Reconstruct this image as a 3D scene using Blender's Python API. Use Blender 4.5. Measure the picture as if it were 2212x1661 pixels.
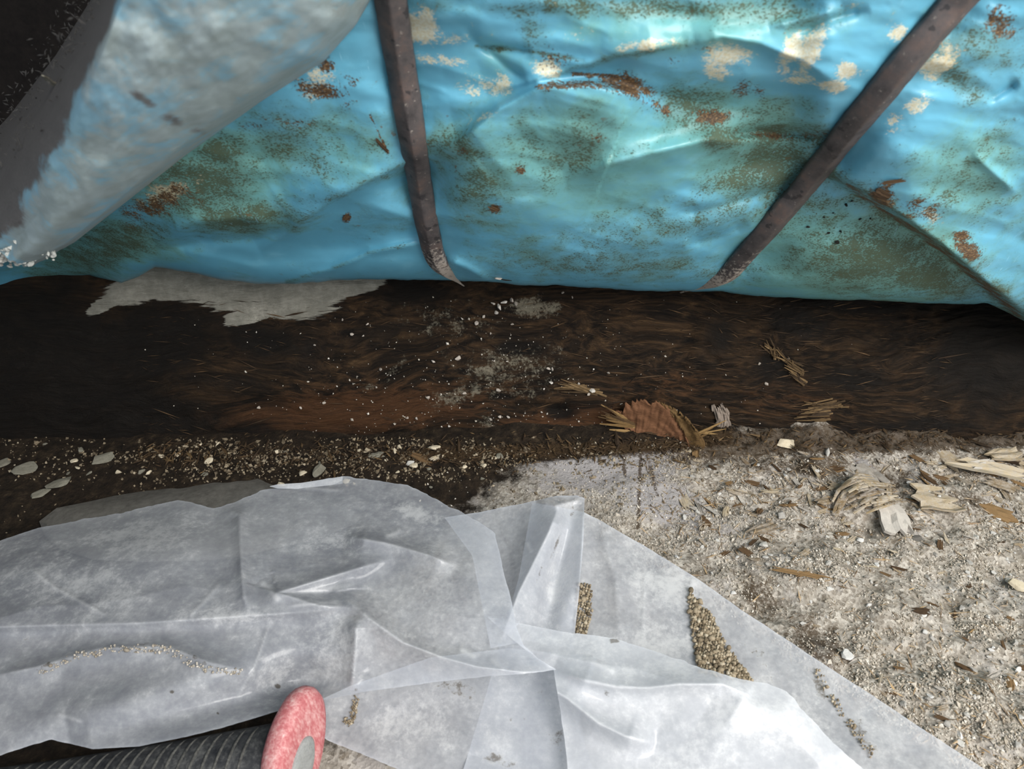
import bpy, math, random
import numpy as np
from mathutils import Vector, Matrix

# ------------------------------------------------------------------ clear
for o in list(bpy.data.objects):
    bpy.data.objects.remove(o, do_unlink=True)
scene = bpy.context.scene
C = scene.collection
rng = np.random.default_rng(7)
random.seed(7)

# ------------------------------------------------------------------ camera
H, PITCH, F, CX, CY = 0.45, math.radians(35), 1495.0, 1106.0, 830.5
cam_d = bpy.data.cameras.new('camera')
cam = bpy.data.objects.new('camera', cam_d); C.objects.link(cam)
cam.location = (0, 0, H)
cam.rotation_euler = (math.pi/2 - PITCH, 0, 0)
cam_d.sensor_width = 36.0
cam_d.lens = 36.0*F/2212.0
cam_d.clip_start = 0.01
cam_d.dof.use_dof = True
cam_d.dof.focus_distance = 0.60
cam_d.dof.aperture_fstop = 12.0
scene.camera = cam

# ------------------------------------------------------------------ world, lights, exposure
w = bpy.data.worlds.new('world'); scene.world = w; w.use_nodes = True
bg = w.node_tree.nodes['Background']
bg.inputs[0].default_value = (0.80, 0.90, 1.0, 1); bg.inputs[1].default_value = 0.78
def area(name, loc, aim, size, energy, col):
    l = bpy.data.lights.new(name, 'AREA'); l.shape = 'RECTANGLE'
    l.size, l.size_y = size; l.energy = energy; l.color = col
    o = bpy.data.objects.new(name, l); C.objects.link(o); o.location = loc
    o.rotation_euler = (Vector(aim)-Vector(loc)).to_track_quat('-Z', 'Y').to_euler()
    return o
area('daylight_from_access_opening', (0.68, -0.40, 0.96), (0.16, 0.42, 0.10), (0.90, 0.70), 29.0, (1.0, 0.965, 0.92))
vs = scene.view_settings
vs.view_transform = 'Standard'; vs.look = 'None'; vs.gamma = 1.0; vs.use_curve_mapping = False
vs.exposure = 0.0

# ------------------------------------------------------------------ projection helpers (photo pixel -> point on a real surface)
FW = np.array([0, math.cos(PITCH), -math.sin(PITCH)])
UP = np.array([0, math.sin(PITCH), math.cos(PITCH)])
RT = np.array([1.0, 0, 0])
CAM = np.array([0, 0, H])
def ray(u, v):
    u = np.asarray(u, float); v = np.asarray(v, float)
    return FW*F + RT*(u-CX)[..., None] + UP*(CY-v)[..., None]
def on_plane(u, v, p0, n, off=0.0):
    d = ray(u, v); n = np.asarray(n, float)
    t = ((np.asarray(p0)-CAM) @ n + np.asarray(off))/(d @ n)
    return CAM + d*t[..., None]
def on_ground(u, v, h=0.0):
    d = ray(u, v); t = (np.asarray(h, float)-H)/d[..., 2]
    return CAM + d*t[..., None]
def to_px(P):
    q = np.asarray(P)-CAM
    z = q @ FW
    return CX + F*(q @ RT)/z, CY - F*(q @ UP)/z

# ------------------------------------------------------------------ numpy noise
def _h(ix, iy, s):
    n = (ix.astype(np.int64)*374761393 + iy.astype(np.int64)*668265263 + s*974634777) & 0x7fffffff
    n = ((n ^ (n >> 13))*1274126177) & 0x7fffffff
    n = ((n ^ (n >> 16))*1103515245) & 0x7fffffff
    return ((n ^ (n >> 15)) & 0xffff)/65535.0
def vn(x, y, s=0):
    x = np.asarray(x, float); y = np.asarray(y, float)
    ix = np.floor(x); iy = np.floor(y); fx = x-ix; fy = y-iy
    fx = fx*fx*fx*(fx*(fx*6-15)+10); fy = fy*fy*fy*(fy*(fy*6-15)+10)
    a = _h(ix, iy, s); b = _h(ix+1, iy, s); c = _h(ix, iy+1, s); d = _h(ix+1, iy+1, s)
    return (a+(b-a)*fx)*(1-fy) + (c+(d-c)*fx)*fy
def fbm(x, y, s=0, o=4, g=0.5):
    r = 0; a = 1; t = 0
    for k in range(o):
        r = r + a*vn(x*2**k + 17.3*k, y*2**k - 9.1*k, s+k); t += a; a *= g
    return r/t*2-1
def ridged(x, y, s=0, o=3):
    r = 0; a = 1; t = 0
    for k in range(o):
        r = r + a*(1-np.abs(vn(x*2**k+5*k, y*2**k+3*k, s+k)*2-1)); t += a; a *= 0.5
    return r/t
def sst(a, b, x):
    t = np.clip((x-a)/(b-a), 0, 1); return t*t*(3-2*t)
def seg_dist(u, v, poly):
    """distance to a polyline, signed side (+ = right hand of travel, in pixel axes) and position along it 0..1"""
    u = np.asarray(u, float); v = np.asarray(v, float)
    best = np.full(u.shape, 1e9); side = np.zeros(u.shape); pos = np.zeros(u.shape)
    L = [math.hypot(poly[i+1][0]-poly[i][0], poly[i+1][1]-poly[i][1]) for i in range(len(poly)-1)]
    T = sum(L); acc = 0
    for i in range(len(poly)-1):
        ax, ay = poly[i][:2]; bx, by = poly[i+1][:2]
        dx, dy = bx-ax, by-ay
        t = np.clip(((u-ax)*dx+(v-ay)*dy)/(L[i]**2+1e-9), 0, 1)
        d = np.hypot(u-ax-t*dx, v-ay-t*dy)
        m = d < best
        best = np.where(m, d, best)
        side = np.where(m, np.sign(dx*(v-ay)-dy*(u-ax)), side)
        pos = np.where(m, (acc+t*L[i])/T, pos)
        acc += L[i]
    return best, side, pos
def splat(u, v, lst):
    r = np.zeros(np.shape(u))
    for (cu, cv, ru, rv, a, s) in lst:
        c, sn = math.cos(math.radians(a)), math.sin(math.radians(a))
        du, dv = u-cu, v-cv
        p = (du*c+dv*sn)/ru; q = (-du*sn+dv*c)/rv
        r = np.maximum(r, s*np.exp(-(p*p+q*q)*0.8))
    return r
def line_splat(u, v, lst):
    r = np.zeros(np.shape(u))
    for (poly, wd, s) in lst:
        d, _, pos = seg_dist(u, v, poly)
        r = np.maximum(r, s*np.exp(-(d/wd)**2))
    return r
def resample(poly, n):
    p = np.array(poly, float)
    d = np.r_[0, np.cumsum(np.hypot(np.diff(p[:, 0]), np.diff(p[:, 1])))]
    # gentle smoothing of the corners: sample densely then average
    t = np.linspace(0, d[-1], n)
    return np.stack([np.interp(t, d, p[:, k]) for k in range(p.shape[1])], 1)

# ------------------------------------------------------------------ objects
def tag(o, label=None, cat=None, group=None, kind=None):
    if label: o['label'] = label
    if cat: o['category'] = cat
    if group: o['group'] = group
    if kind: o['kind'] = kind
    return o
def empty(name, loc=(0, 0, 0)):
    o = bpy.data.objects.new(name, None); C.objects.link(o); o.location = loc; o.empty_display_size = 0.01
    return o
def make_mesh(name, V, Fc, attrs=None, smooth=True):
    me = bpy.data.meshes.new(name)
    V = np.ascontiguousarray(V, np.float32).reshape(-1, 3)
    if isinstance(Fc, np.ndarray):
        k = Fc.shape[1]
        me.vertices.add(len(V)); me.vertices.foreach_set('co', V.ravel())
        me.loops.add(Fc.size); me.loops.foreach_set('vertex_index', np.ascontiguousarray(Fc, np.int32).ravel())
        me.polygons.add(len(Fc)); me.polygons.foreach_set('loop_start', np.arange(0, Fc.size, k, dtype=np.int32))
        me.update(calc_edges=True)
    else:
        me.from_pydata(V.tolist(), [], Fc); me.update()
    for k, a in (attrs or {}).items():
        a = np.ascontiguousarray(a, np.float32)
        if a.ndim >= 2 and a.shape[-1] == 3 and a.size == 3*len(V):
            at = me.attributes.new(k, 'FLOAT_VECTOR', 'POINT'); at.data.foreach_set('vector', a.ravel())
        else:
            at = me.attributes.new(k, 'FLOAT', 'POINT'); at.data.foreach_set('value', a.ravel())
    me.polygons.foreach_set('use_smooth', np.full(len(me.polygons), smooth))
    me.validate()
    return me
def obj(name, me, mat=None, parent=None, loc=None):
    o = bpy.data.objects.new(name, me); C.objects.link(o)
    if mat and not me.materials: me.materials.append(mat)
    if parent: o.parent = parent
    if loc is not None: o.location = loc
    return o
def grid_faces(ny, nx, flip=False):
    i = np.arange(ny*nx).reshape(ny, nx)
    a, b, c, d = i[:-1, :-1], i[:-1, 1:], i[1:, 1:], i[1:, :-1]
    q = np.stack([a, b, c, d] if not flip else [a, d, c, b], -1).reshape(-1, 4)
    return q
def grid_obj(name, P, attrs, mat, parent=None, flip=False, keep=None):
    ny, nx = P.shape[:2]
    V = P.reshape(-1, 3); q = grid_faces(ny, nx, flip)
    if keep is not None:
        q = q[keep.reshape(-1)[q].all(1)]
        used = np.unique(q); mp = np.full(len(V), -1); mp[used] = np.arange(len(used))
        V = V[used]; q = mp[q]; attrs = {k: np.asarray(a).reshape(ny*nx, -1)[used].squeeze() for k, a in attrs.items()}
    return obj(name, make_mesh(name, V, q, attrs), mat, parent)

# ------------------------------------------------------------------ materials
class NT:
    def __init__(s, name):
        s.m = bpy.data.materials.new(name); s.m.use_nodes = True
        s.t = s.m.node_tree; s.t.nodes.clear()
        s.out = s.t.nodes.new('ShaderNodeOutputMaterial')
    def n(s, typ, **kw):
        x = s.t.nodes.new(typ)
        for k, v in kw.items(): setattr(x, k, v)
        return x
    def link(s, sock, v):
        if hasattr(v, 'is_linked') or isinstance(v, bpy.types.NodeSocket): s.t.links.new(v, sock)
        else:
            if isinstance(v, tuple) and len(v) == 3 and sock.type == 'RGBA': v = (*v, 1)
            sock.default_value = v
    def attr(s, name, vec=False):
        x = s.n('ShaderNodeAttribute', attribute_name=name)
        return x.outputs['Vector' if vec else 'Fac']
    def co(s, scale=(1, 1, 1), rot=(0, 0, 0), src=None):
        if src is None: src = s.n('ShaderNodeTexCoord').outputs['Object']
        mp = s.n('ShaderNodeMapping'); s.link(mp.inputs[0], src)
        mp.inputs['Scale'].default_value = scale; mp.inputs['Rotation'].default_value = rot
        return mp.outputs[0]
    def noise(s, vec, scale, detail=4, rough=0.55, dist=0.0):
        x = s.n('ShaderNodeTexNoise'); s.link(x.inputs['Vector'], vec)
        x.inputs['Scale'].default_value = scale; x.inputs['Detail'].default_value = detail
        x.inputs['Roughness'].default_value = rough; x.inputs['Distortion'].default_value = dist
        return x.outputs['Fac']
    def vor(s, vec, scale, feature='F1', out='Distance'):
        x = s.n('ShaderNodeTexVoronoi', feature=feature); s.link(x.inputs['Vector'], vec)
        x.inputs['Scale'].default_value = scale
        return x.outputs[out]
    def math(s, op, a, b=0.0, clamp=False):
        x = s.n('ShaderNodeMath', operation=op, use_clamp=clamp); s.link(x.inputs[0], a); s.link(x.inputs[1], b)
        return x.outputs[0]
    def step(s, lo, hi, x, a=0.0, b=1.0):
        r = s.n('ShaderNodeMapRange', interpolation_type='SMOOTHSTEP')
        s.link(r.inputs['Value'], x); r.inputs['From Min'].default_value = lo; r.inputs['From Max'].default_value = hi
        r.inputs['To Min'].default_value = a; r.inputs['To Max'].default_value = b
        return r.outputs[0]
    def thr(s, mask, noi, k, lo, hi):
        """noisy-edged mask: smoothstep(lo,hi, mask + k*(noise-.5))"""
        t = s.math('MULTIPLY', s.math('SUBTRACT', noi, 0.5), k)
        return s.step(lo, hi, s.math('ADD', mask, t))
    def mix(s, f, a, b, blend='MIX'):
        x = s.n('ShaderNodeMix', data_type='RGBA', blend_type=blend)
        s.link(x.inputs['Factor'], f); s.link(x.inputs[6], a); s.link(x.inputs[7], b)
        return x.outputs[2]
    def ramp(s, f, stops):
        x = s.n('ShaderNodeValToRGB'); s.link(x.inputs[0], f)
        e = x.color_ramp.elements
        while len(e) < len(stops): e.new(0.5)
        for k, (p, c) in enumerate(stops): e[k].position = p; e[k].color = (*c, 1)
        return x.outputs[0]
    def bump(s, h, strength=0.5, dist=0.001, prev=None):
        x = s.n('ShaderNodeBump'); x.inputs['Strength'].default_value = strength; x.inputs['Distance'].default_value = dist
        s.link(x.inputs['Height'], h)
        if prev is not None: s.link(x.inputs['Normal'], prev)
        return x.outputs[0]
    def bsdf(s, col, rough=0.6, spec=0.5, nrm=None, metal=0.0, coat=0.0, final=True):
        p = s.n('ShaderNodeBsdfPrincipled')
        s.link(p.inputs['Base Color'], col); s.link(p.inputs['Roughness'], rough)
        s.link(p.inputs['Specular IOR Level'], spec); s.link(p.inputs['Metallic'], metal); s.link(p.inputs['Coat Weight'], coat)
        if nrm is not None: s.link(p.inputs['Normal'], nrm)
        if final: s.t.links.new(p.outputs[0], s.out.inputs[0])
        return p
def srgb(r, g, b):
    f = lambda c: (c/255/12.92 if c <= 10 else ((c/255+0.055)/1.055)**2.4)
    return (f(r), f(g), f(b))

# ---- blue plastic wrap
def blue_material(name, dusty=False):
    t = NT(name)
    co = t.co()
    fine = t.noise(co, 760, 6, 0.7)
    fine2 = t.noise(t.co((1, 1, 1.7), (0.3, 0.2, 0.9)), 620, 6, 0.72)
    mid = t.noise(co, 75, 8, 0.66, 0.3)
    big = t.noise(co, 14, 5, 0.6)
    c = t.mix(t.thr(t.attr('teal'), t.math('ADD', t.math('MULTIPLY', big, 0.6), t.math('MULTIPLY', mid, 0.4)), 1.6, 0.12, 0.62), (0.11, 0.36, 0.50), (0.145, 0.385, 0.39))
    c = t.mix(t.step(0.52, 0.75, t.noise(co, 38, 6, 0.6), 0, 0.35), c, (0.21, 0.52, 0.66))
    # grey green film of algae
    al = t.math('ADD', t.math('MULTIPLY', t.attr('algae'), 1.15), t.step(0.45, 0.7, big, 0.04, 0.20))
    film = t.thr(al, t.math('ADD', t.math('MULTIPLY', mid, 0.6), t.math('MULTIPLY', big, 0.4)), 2.2, 0.15, 0.85)
    c = t.mix(t.math('MULTIPLY', film, 0.62), c, (0.085, 0.165, 0.115))
    sp = t.thr(al, t.math('ADD', t.math('MULTIPLY', fine2, 0.62), t.math('MULTIPLY', mid, 0.38)), 4.8, 0.68, 0.98)
    c = t.mix(t.math('MULTIPLY', sp, 0.88), c, (0.055, 0.072, 0.035))
    # cream worn patches
    pl = t.attr('pale')
    pm = t.thr(pl, t.math('ADD', t.math('MULTIPLY', mid, 0.6), t.math('MULTIPLY', fine2, 0.4)), 2.8, 0.48, 0.74)
    c = t.mix(t.math('MULTIPLY', pm, 0.85), c, t.mix(t.step(0.4, 0.6, fine), (0.62, 0.52, 0.31), (0.70, 0.68, 0.55)))
    # rust brown dirt
    ru = t.attr('rust')
    rm = t.thr(ru, t.math('ADD', t.math('MULTIPLY', mid, 0.5), t.math('MULTIPLY', fine, 0.5)), 3.6, 0.52, 0.70)
    c = t.mix(rm, c, t.ramp(fine2, [(0.32, (0.018, 0.011, 0.006)), (0.5, (0.068, 0.036, 0.015)), (0.66, (0.26, 0.16, 0.07))]))
    # faint scratches
    scr = t.noise(t.co((9, 1, 1), (0, 0.5, 0.25)), 60, 3, 0.6, 0.4)
    sm = t.math('MULTIPLY', t.step(0.66, 0.72, scr), t.step(0.5, 0.62, t.noise(co, 20, 3)))
    c = t.mix(t.math('MULTIPLY', sm, 0.5), c, (0.30, 0.62, 0.78))
    # brown freckles
    fk = t.math('MULTIPLY', t.step(0.70, 0.74, t.noise(co, 160, 3, 0.5)), t.step(0.45, 0.6, big))
    c = t.mix(t.math('MULTIPLY', fk, 0.7), c, (0.12, 0.075, 0.03))
    bk = t.math('MULTIPLY', t.step(0.655, 0.70, fine), t.step(0.42, 0.62, mid))
    c = t.mix(t.math('MULTIPLY', bk, 0.75), c, (0.045, 0.055, 0.035))
    if dusty:
        d = t.thr(t.attr('dust'), t.math('ADD', t.math('MULTIPLY', t.noise(co, 30, 9, 0.66, 0.6), 0.7), t.math('MULTIPLY', mid, 0.3)), 2.6, 0.28, 0.62)
        c = t.mix(0.60, c, (0.30, 0.43, 0.50))
        c = t.mix(t.math('MULTIPLY', d, 0.66), c, t.mix(t.step(0.35, 0.65, mid), (0.30, 0.295, 0.24), (0.38, 0.40, 0.375)))
        g = t.attr('grey')  # shade on the flap's far side, painted as dark grey
        c = t.mix(t.thr(g, mid, 1.2, 0.3, 0.75), c, t.mix(fine, (0.06, 0.057, 0.055), (0.20, 0.19, 0.185)))
    dirt = t.math('MAXIMUM', rm, t.math('MAXIMUM', sp, t.math('MULTIPLY', film, 0.6)))
    rough = t.math('ADD', 0.36 if not dusty else 0.62, t.math('MULTIPLY', dirt, 0.35))
    nb = t.bump(t.math('ADD', t.math('MULTIPLY', mid, 0.5), t.math('MULTIPLY', fine2, 0.5)), 0.16, 0.0010)
    nb = t.bump(dirt, 0.5, 0.0006, nb)
    t.bsdf(c, rough, 0.5, nb)
    return t.m
M_BLUE = blue_material('blue_plastic')
M_FLAP = blue_material('dusty_blue_plastic', True)

# ---- rotten wood
def wood_material():
    t = NT('rotten_wood')
    f = t.attr('fib', True); co = t.co()
    strand = t.noise(t.co((1, 1, 1), src=f), 1.0, 9, 0.68, 0.6)
    strand2 = t.noise(t.co((2.5, 3.2, 1), src=f), 1.0, 8, 0.7, 0.8)
    big = t.noise(co, 16, 6, 0.65, 0.5); mid = t.noise(co, 80, 7, 0.68)
    fine = t.noise(co, 420, 6, 0.7)
    c = t.ramp(strand, [(0.32, (0.003, 0.0022, 0.0016)), (0.47, (0.016, 0.0098, 0.0055)), (0.60, (0.048, 0.027, 0.013)), (0.78, (0.14, 0.082, 0.037))])
    c = t.mix(t.step(0.60, 0.72, strand2, 0, 0.45), c, (0.125, 0.074, 0.036))
    c = t.mix(t.thr(t.attr('warm'), strand, 1.6, 0.3, 0.9), c, t.mix(strand2, (0.022, 0.009, 0.005), (0.135, 0.062, 0.026)))
    # black rot, with shade on the beam painted into the same mask
    rot = t.thr(t.attr('mold_shade'), t.math('ADD', t.math('MULTIPLY', big, 0.65), t.math('MULTIPLY', strand, 0.35)), 2.4, 0.20, 0.75)
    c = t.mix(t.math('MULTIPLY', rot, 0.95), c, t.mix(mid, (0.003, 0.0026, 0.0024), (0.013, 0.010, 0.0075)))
    # grey dust scrapes
    gm = t.thr(t.attr('dust'), t.math('ADD', t.math('MULTIPLY', mid, 0.5), t.math('MULTIPLY', fine, 0.5)), 2.8, 0.55, 0.95)
    c = t.mix(t.math('MULTIPLY', gm, 0.6), c, (0.30, 0.27, 0.20))
    # old pale paint
    edge = t.math('ADD', t.math('MULTIPLY', big, 0.35), t.math('MULTIPLY', t.noise(t.co((0.5, 1.6, 1), src=f), 1.0, 8, 0.6), 0.65))
    pa = t.thr(t.attr('paint'), edge, 1.5, 0.47, 0.56)
    pc = t.mix(t.step(0.35, 0.7, mid), (0.245, 0.235, 0.195), (0.37, 0.35, 0.295))
    c = t.mix(pa, c, pc)
    nb = t.bump(t.math('ADD', strand, t.math('MULTIPLY', strand2, 0.6)), 0.9, 0.004)
    nb = t.bump(fine, 0.4, 0.0012, nb)
    nb = t.bump(pa, 0.5, 0.001, nb)
    t.bsdf(c, t.math('ADD', 0.68, t.math('MULTIPLY', pa, 0.2)), 0.18, nb)
    return t.m
M_WOOD = wood_material()

# ---- ground
def soil_material():
    t = NT('soil_and_sand')
    co = t.co()
    big = t.noise(co, 22, 6, 0.65); mid = t.noise(co, 110, 8, 0.7); fine = t.noise(co, 600, 6, 0.75)
    grain = t.vor(co, 420, 'F1', 'Color'); gd = t.vor(co, 420)
    gv = t.math('MULTIPLY', t.n('ShaderNodeSeparateColor').outputs[0], 1.0)
    sep = gv.node.inputs[0].links[0].from_node; t.link(sep.inputs[0], grain)
    sand = t.ramp(t.math('ADD', t.math('MULTIPLY', gv, 0.5), t.math('MULTIPLY', fine, 0.5)),
                  [(0.22, (0.20, 0.174, 0.14)), (0.42, (0.40, 0.355, 0.30)), (0.6, (0.53, 0.48, 0.415)), (0.82, (0.70, 0.65, 0.57))])
    sand = t.mix(t.step(0.5, 0.62, mid, 0, 0.45), sand, (0.25, 0.20, 0.14))
    sand = t.mix(t.step(0.50, 0.66, t.noise(co, 34, 7, 0.7), 0, 0.55), sand, (0.235, 0.20, 0.155))
    sand = t.mix(t.step(0.52, 0.66, t.noise(t.co((1, 1, 1), (0, 0, 1.1)), 26, 6, 0.65), 0, 0.6), sand, (0.52, 0.485, 0.455))
    powder = t.mix(fine, (0.36, 0.335, 0.33), (0.50, 0.47, 0.46))
    sand = t.mix(t.thr(t.attr('powder'), mid, 1.5, 0.35, 0.8), sand, powder)
    soil = t.ramp(mid, [(0.3, (0.006, 0.0045, 0.0035)), (0.55, (0.028, 0.019, 0.012)), (0.75, (0.085, 0.06, 0.035))])
    soil = t.mix(t.step(0.60, 0.72, fine, 0, 0.5), soil, (0.17, 0.12, 0.065))
    m = t.thr(t.attr('sand'), t.math('ADD', t.math('MULTIPLY', big, 0.4), t.math('MULTIPLY', mid, 0.6)), 1.9, 0.3, 0.72)
    c = t.mix(m, soil, sand)
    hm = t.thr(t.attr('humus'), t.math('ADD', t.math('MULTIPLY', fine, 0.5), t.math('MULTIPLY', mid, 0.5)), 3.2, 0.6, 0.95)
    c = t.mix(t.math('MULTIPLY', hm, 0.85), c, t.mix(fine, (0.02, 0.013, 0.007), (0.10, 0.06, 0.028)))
    nb = t.bump(t.math('ADD', mid, t.math('MULTIPLY', fine, 0.6)), 0.8, 0.003)
    nb = t.bump(gd, 0.5, 0.001, nb)
    t.bsdf(c, 0.9, 0.2, nb)
    return t.m
M_SOIL = soil_material()

# ---- milky polyethylene film
def film_material():
    t = NT('milky_polyethylene_film')
    co = t.co()
    mid = t.noise(co, 45, 7, 0.62); fine = t.noise(t.co((1, 1, 1), (0.2, 0.3, 0.5)), 210, 8, 0.7); fib = t.noise(t.co((1, 7, 1), (0, 0, 0.6)), 70, 5, 0.6, 0.3)
    grain = t.noise(co, 520, 5, 0.7)
    haze = t.math('ADD', t.math('MULTIPLY', mid, 0.55), t.math('ADD', t.math('MULTIPLY', fine, 0.35), t.math('MULTIPLY', fib, 0.1)))
    scuff = t.thr(t.attr('scuff'), t.math('ADD', t.math('MULTIPLY', mid, 0.40), t.math('ADD', t.math('MULTIPLY', fine, 0.4), t.math('MULTIPLY', grain, 0.2))), 3.6, 0.30, 1.05)
    cr = t.attr('crease'); ed = t.attr('edge')
    op = t.step(0.32, 0.68, haze, 0.50, 0.68)
    op = t.math('ADD', t.math('ADD', op, t.attr('milk')), t.math('MULTIPLY', scuff, 0.16))
    op = t.math('ADD', op, t.math('MULTIPLY', t.math('MAXIMUM', cr, ed), 0.22), clamp=True)
    col = t.mix(t.step(0.35, 0.65, haze), (0.62, 0.645, 0.71), (0.76, 0.775, 0.81))
    col = t.mix(t.math('MULTIPLY', scuff, 0.6), col, (0.93, 0.93, 0.925))
    col = t.mix(t.math('MULTIPLY', t.attr('milk'), 3.0, clamp=True), col, (0.92, 0.925, 0.93))
    col = t.mix(t.math('MULTIPLY', cr, 0.7), col, (0.93, 0.93, 0.93))
    dm = t.thr(t.attr('dirt'), t.math('ADD', t.math('MULTIPLY', mid, 0.4), t.math('MULTIPLY', fine, 0.6)), 3.2, 0.65, 1.0)
    col = t.mix(t.math('MULTIPLY', dm, 0.8), col, (0.13, 0.10, 0.065))
    nb = t.bump(mid, 0.07, 0.0016)
    p = t.bsdf(col, t.math('ADD', 0.17, t.math('MULTIPLY', scuff, 0.25)), 0.55, nb, final=False)
    tr = t.n('ShaderNodeBsdfTranslucent'); t.link(tr.inputs[0], col); t.link(tr.inputs['Normal'], nb)
    m1 = t.n('ShaderNodeMixShader'); m1.inputs[0].default_value = 0.30
    t.t.links.new(p.outputs[0], m1.inputs[1]); t.t.links.new(tr.outputs[0], m1.inputs[2])
    tp = t.n('ShaderNodeBsdfTransparent'); tp.inputs[0].default_value = (0.95, 0.96, 0.97, 1)
    m2 = t.n('ShaderNodeMixShader'); t.link(m2.inputs[0], op)
    t.t.links.new(tp.outputs[0], m2.inputs[1]); t.t.links.new(m1.outputs[0], m2.inputs[2])
    t.t.links.new(m2.outputs[0], t.out.inputs[0])
    return t.m
M_FILM = film_material()

# ---- strap metal
def strap_material():
    t = NT('rusty_strap_metal')
    co = t.co()
    a = t.noise(co, 60, 8, 0.7); b = t.noise(co, 300, 8, 0.7)
    c = t.ramp(a, [(0.32, (0.032, 0.028, 0.029)), (0.5, (0.075, 0.064, 0.063)), (0.62, (0.105, 0.077, 0.069)), (0.75, (0.155, 0.098, 0.076))])
    c = t.mix(t.step(0.60, 0.68, b, 0, 0.6), c, (0.21, 0.185, 0.165))
    c = t.mix(t.step(0.62, 0.66, t.noise(co, 110, 3, 0.5), 0, 0.8), c, (0.022, 0.02, 0.022))
    dm = t.thr(t.attr('dust'), b, 2.6, 0.55, 0.85)
    c = t.mix(dm, c, (0.34, 0.30, 0.26))
    t.bsdf(c, 0.55, 0.45, t.bump(t.math('ADD', a, b), 0.25, 0.0007), metal=0.15)
    return t.m
M_STRAP = strap_material()

def simple(name, stops, scale=120, rough=0.85, bumpd=0.0012, stretch=(1, 1, 1), spec=0.3, tint=False, rnd=False, dusted=0.0):
    t = NT(name)
    co = t.co(stretch)
    a = t.noise(co, scale, 7, 0.68); b = t.noise(co, scale*4, 6, 0.7)
    f = t.math('ADD', t.math('MULTIPLY', a, 0.6), t.math('MULTIPLY', b, 0.4))
    if tint: f = t.math('ADD', t.math('MULTIPLY', f, 0.4), t.math('MULTIPLY', t.attr('tint'), 0.6))
    if rnd: f = t.math('ADD', t.math('MULTIPLY', f, 0.5), t.math('MULTIPLY', t.n('ShaderNodeObjectInfo').outputs['Random'], 0.5))
    c = t.ramp(f, stops)
    if dusted:
        wc = t.n('ShaderNodeNewGeometry').outputs['Position']
        dn = t.math('ADD', t.math('MULTIPLY', t.noise(wc, 130, 6, 0.7), 0.6), t.math('MULTIPLY', t.noise(wc, 700, 4, 0.7), 0.4))
        c = t.mix(t.step(0.42, 0.58, dn, 0, dusted), c, (0.45, 0.415, 0.37))
    t.bsdf(c, rough, spec, t.bump(f if not (tint or rnd) else a, 0.6, bumpd))
    return t.m
M_GRIT = simple('sand_grit', [(0.15, (0.16, 0.135, 0.10)), (0.4, (0.38, 0.333, 0.268)), (0.7, (0.55, 0.50, 0.425)), (0.9, (0.76, 0.72, 0.65))], tint=True)
M_DEBRIS = simple('dark_wood_debris', [(0.15, (0.018, 0.011, 0.006)), (0.5, (0.075, 0.045, 0.021)), (0.8, (0.20, 0.13, 0.06)), (0.95, (0.40, 0.30, 0.17))], tint=True)
M_GRAVEL = simple('brown_gravel', [(0.15, (0.06, 0.045, 0.028)), (0.45, (0.26, 0.205, 0.135)), (0.75, (0.48, 0.41, 0.30)), (0.92, (0.66, 0.62, 0.54))], tint=True)
M_SLIVER = simple('wood_slivers', [(0.15, (0.05, 0.028, 0.012)), (0.45, (0.20, 0.12, 0.05)), (0.75, (0.43, 0.29, 0.14)), (0.9, (0.58, 0.46, 0.29))], tint=True, dusted=0.5)
M_PEBBLE = simple('pebble_stone', [(0.2, (0.27, 0.25, 0.225)), (0.5, (0.50, 0.48, 0.44)), (0.8, (0.66, 0.65, 0.63))], 2.2, rnd=True)
M_CRUMB = simple('mortar_crumb', [(0.2, (0.36, 0.31, 0.26)), (0.5, (0.52, 0.46, 0.40)), (0.8, (0.70, 0.66, 0.60))], 2.2, rnd=True, bumpd=0.002)
M_CHIP = simple('tan_wood_chip', [(0.2, (0.15, 0.105, 0.062)), (0.5, (0.34, 0.26, 0.16)), (0.8, (0.54, 0.45, 0.31))], 2.2, stretch=(1, 6, 6), rnd=True, dusted=0.5)
M_GREYCHIP = simple('grey_wood_chip', [(0.2, (0.21, 0.18, 0.15)), (0.5, (0.40, 0.36, 0.31)), (0.8, (0.55, 0.51, 0.45))], 2.2, stretch=(1, 6, 6), rnd=True, dusted=0.85)
M_FLAKE = simple('pale_flake', [(0.25, (0.09, 0.083, 0.062)), (0.5, (0.20, 0.187, 0.145)), (0.75, (0.33, 0.31, 0.25))], 2.2, stretch=(1, 3, 1))
M_CREAM = simple('cream_stone', [(0.2, (0.45, 0.37, 0.25)), (0.5, (0.64, 0.55, 0.40)), (0.8, (0.76, 0.69, 0.55))], 2.2)
M_CHIPW = simple('tan_torn_strand', [(0.2, (0.12, 0.08, 0.04)), (0.5, (0.32, 0.235, 0.13)), (0.8, (0.54, 0.44, 0.29))], 160, stretch=(1, 3, 3), rnd=True, dusted=0.6)
M_GREYW = simple('grey_torn_strand', [(0.2, (0.19, 0.15, 0.12)), (0.5, (0.36, 0.30, 0.25)), (0.8, (0.54, 0.48, 0.42))], 160, stretch=(1, 3, 3), rnd=True)
M_BARK = simple('brown_bark_chip', [(0.2, (0.035, 0.02, 0.01)), (0.5, (0.12, 0.07, 0.033)), (0.8, (0.26, 0.16, 0.07))], 2.2, stretch=(1, 6, 6), rnd=True)
M_FRAY = simple('frayed_fibre', [(0.25, (0.03, 0.018, 0.009)), (0.55, (0.10, 0.062, 0.026)), (0.85, (0.24, 0.155, 0.075))], 160, rnd=True)
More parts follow.
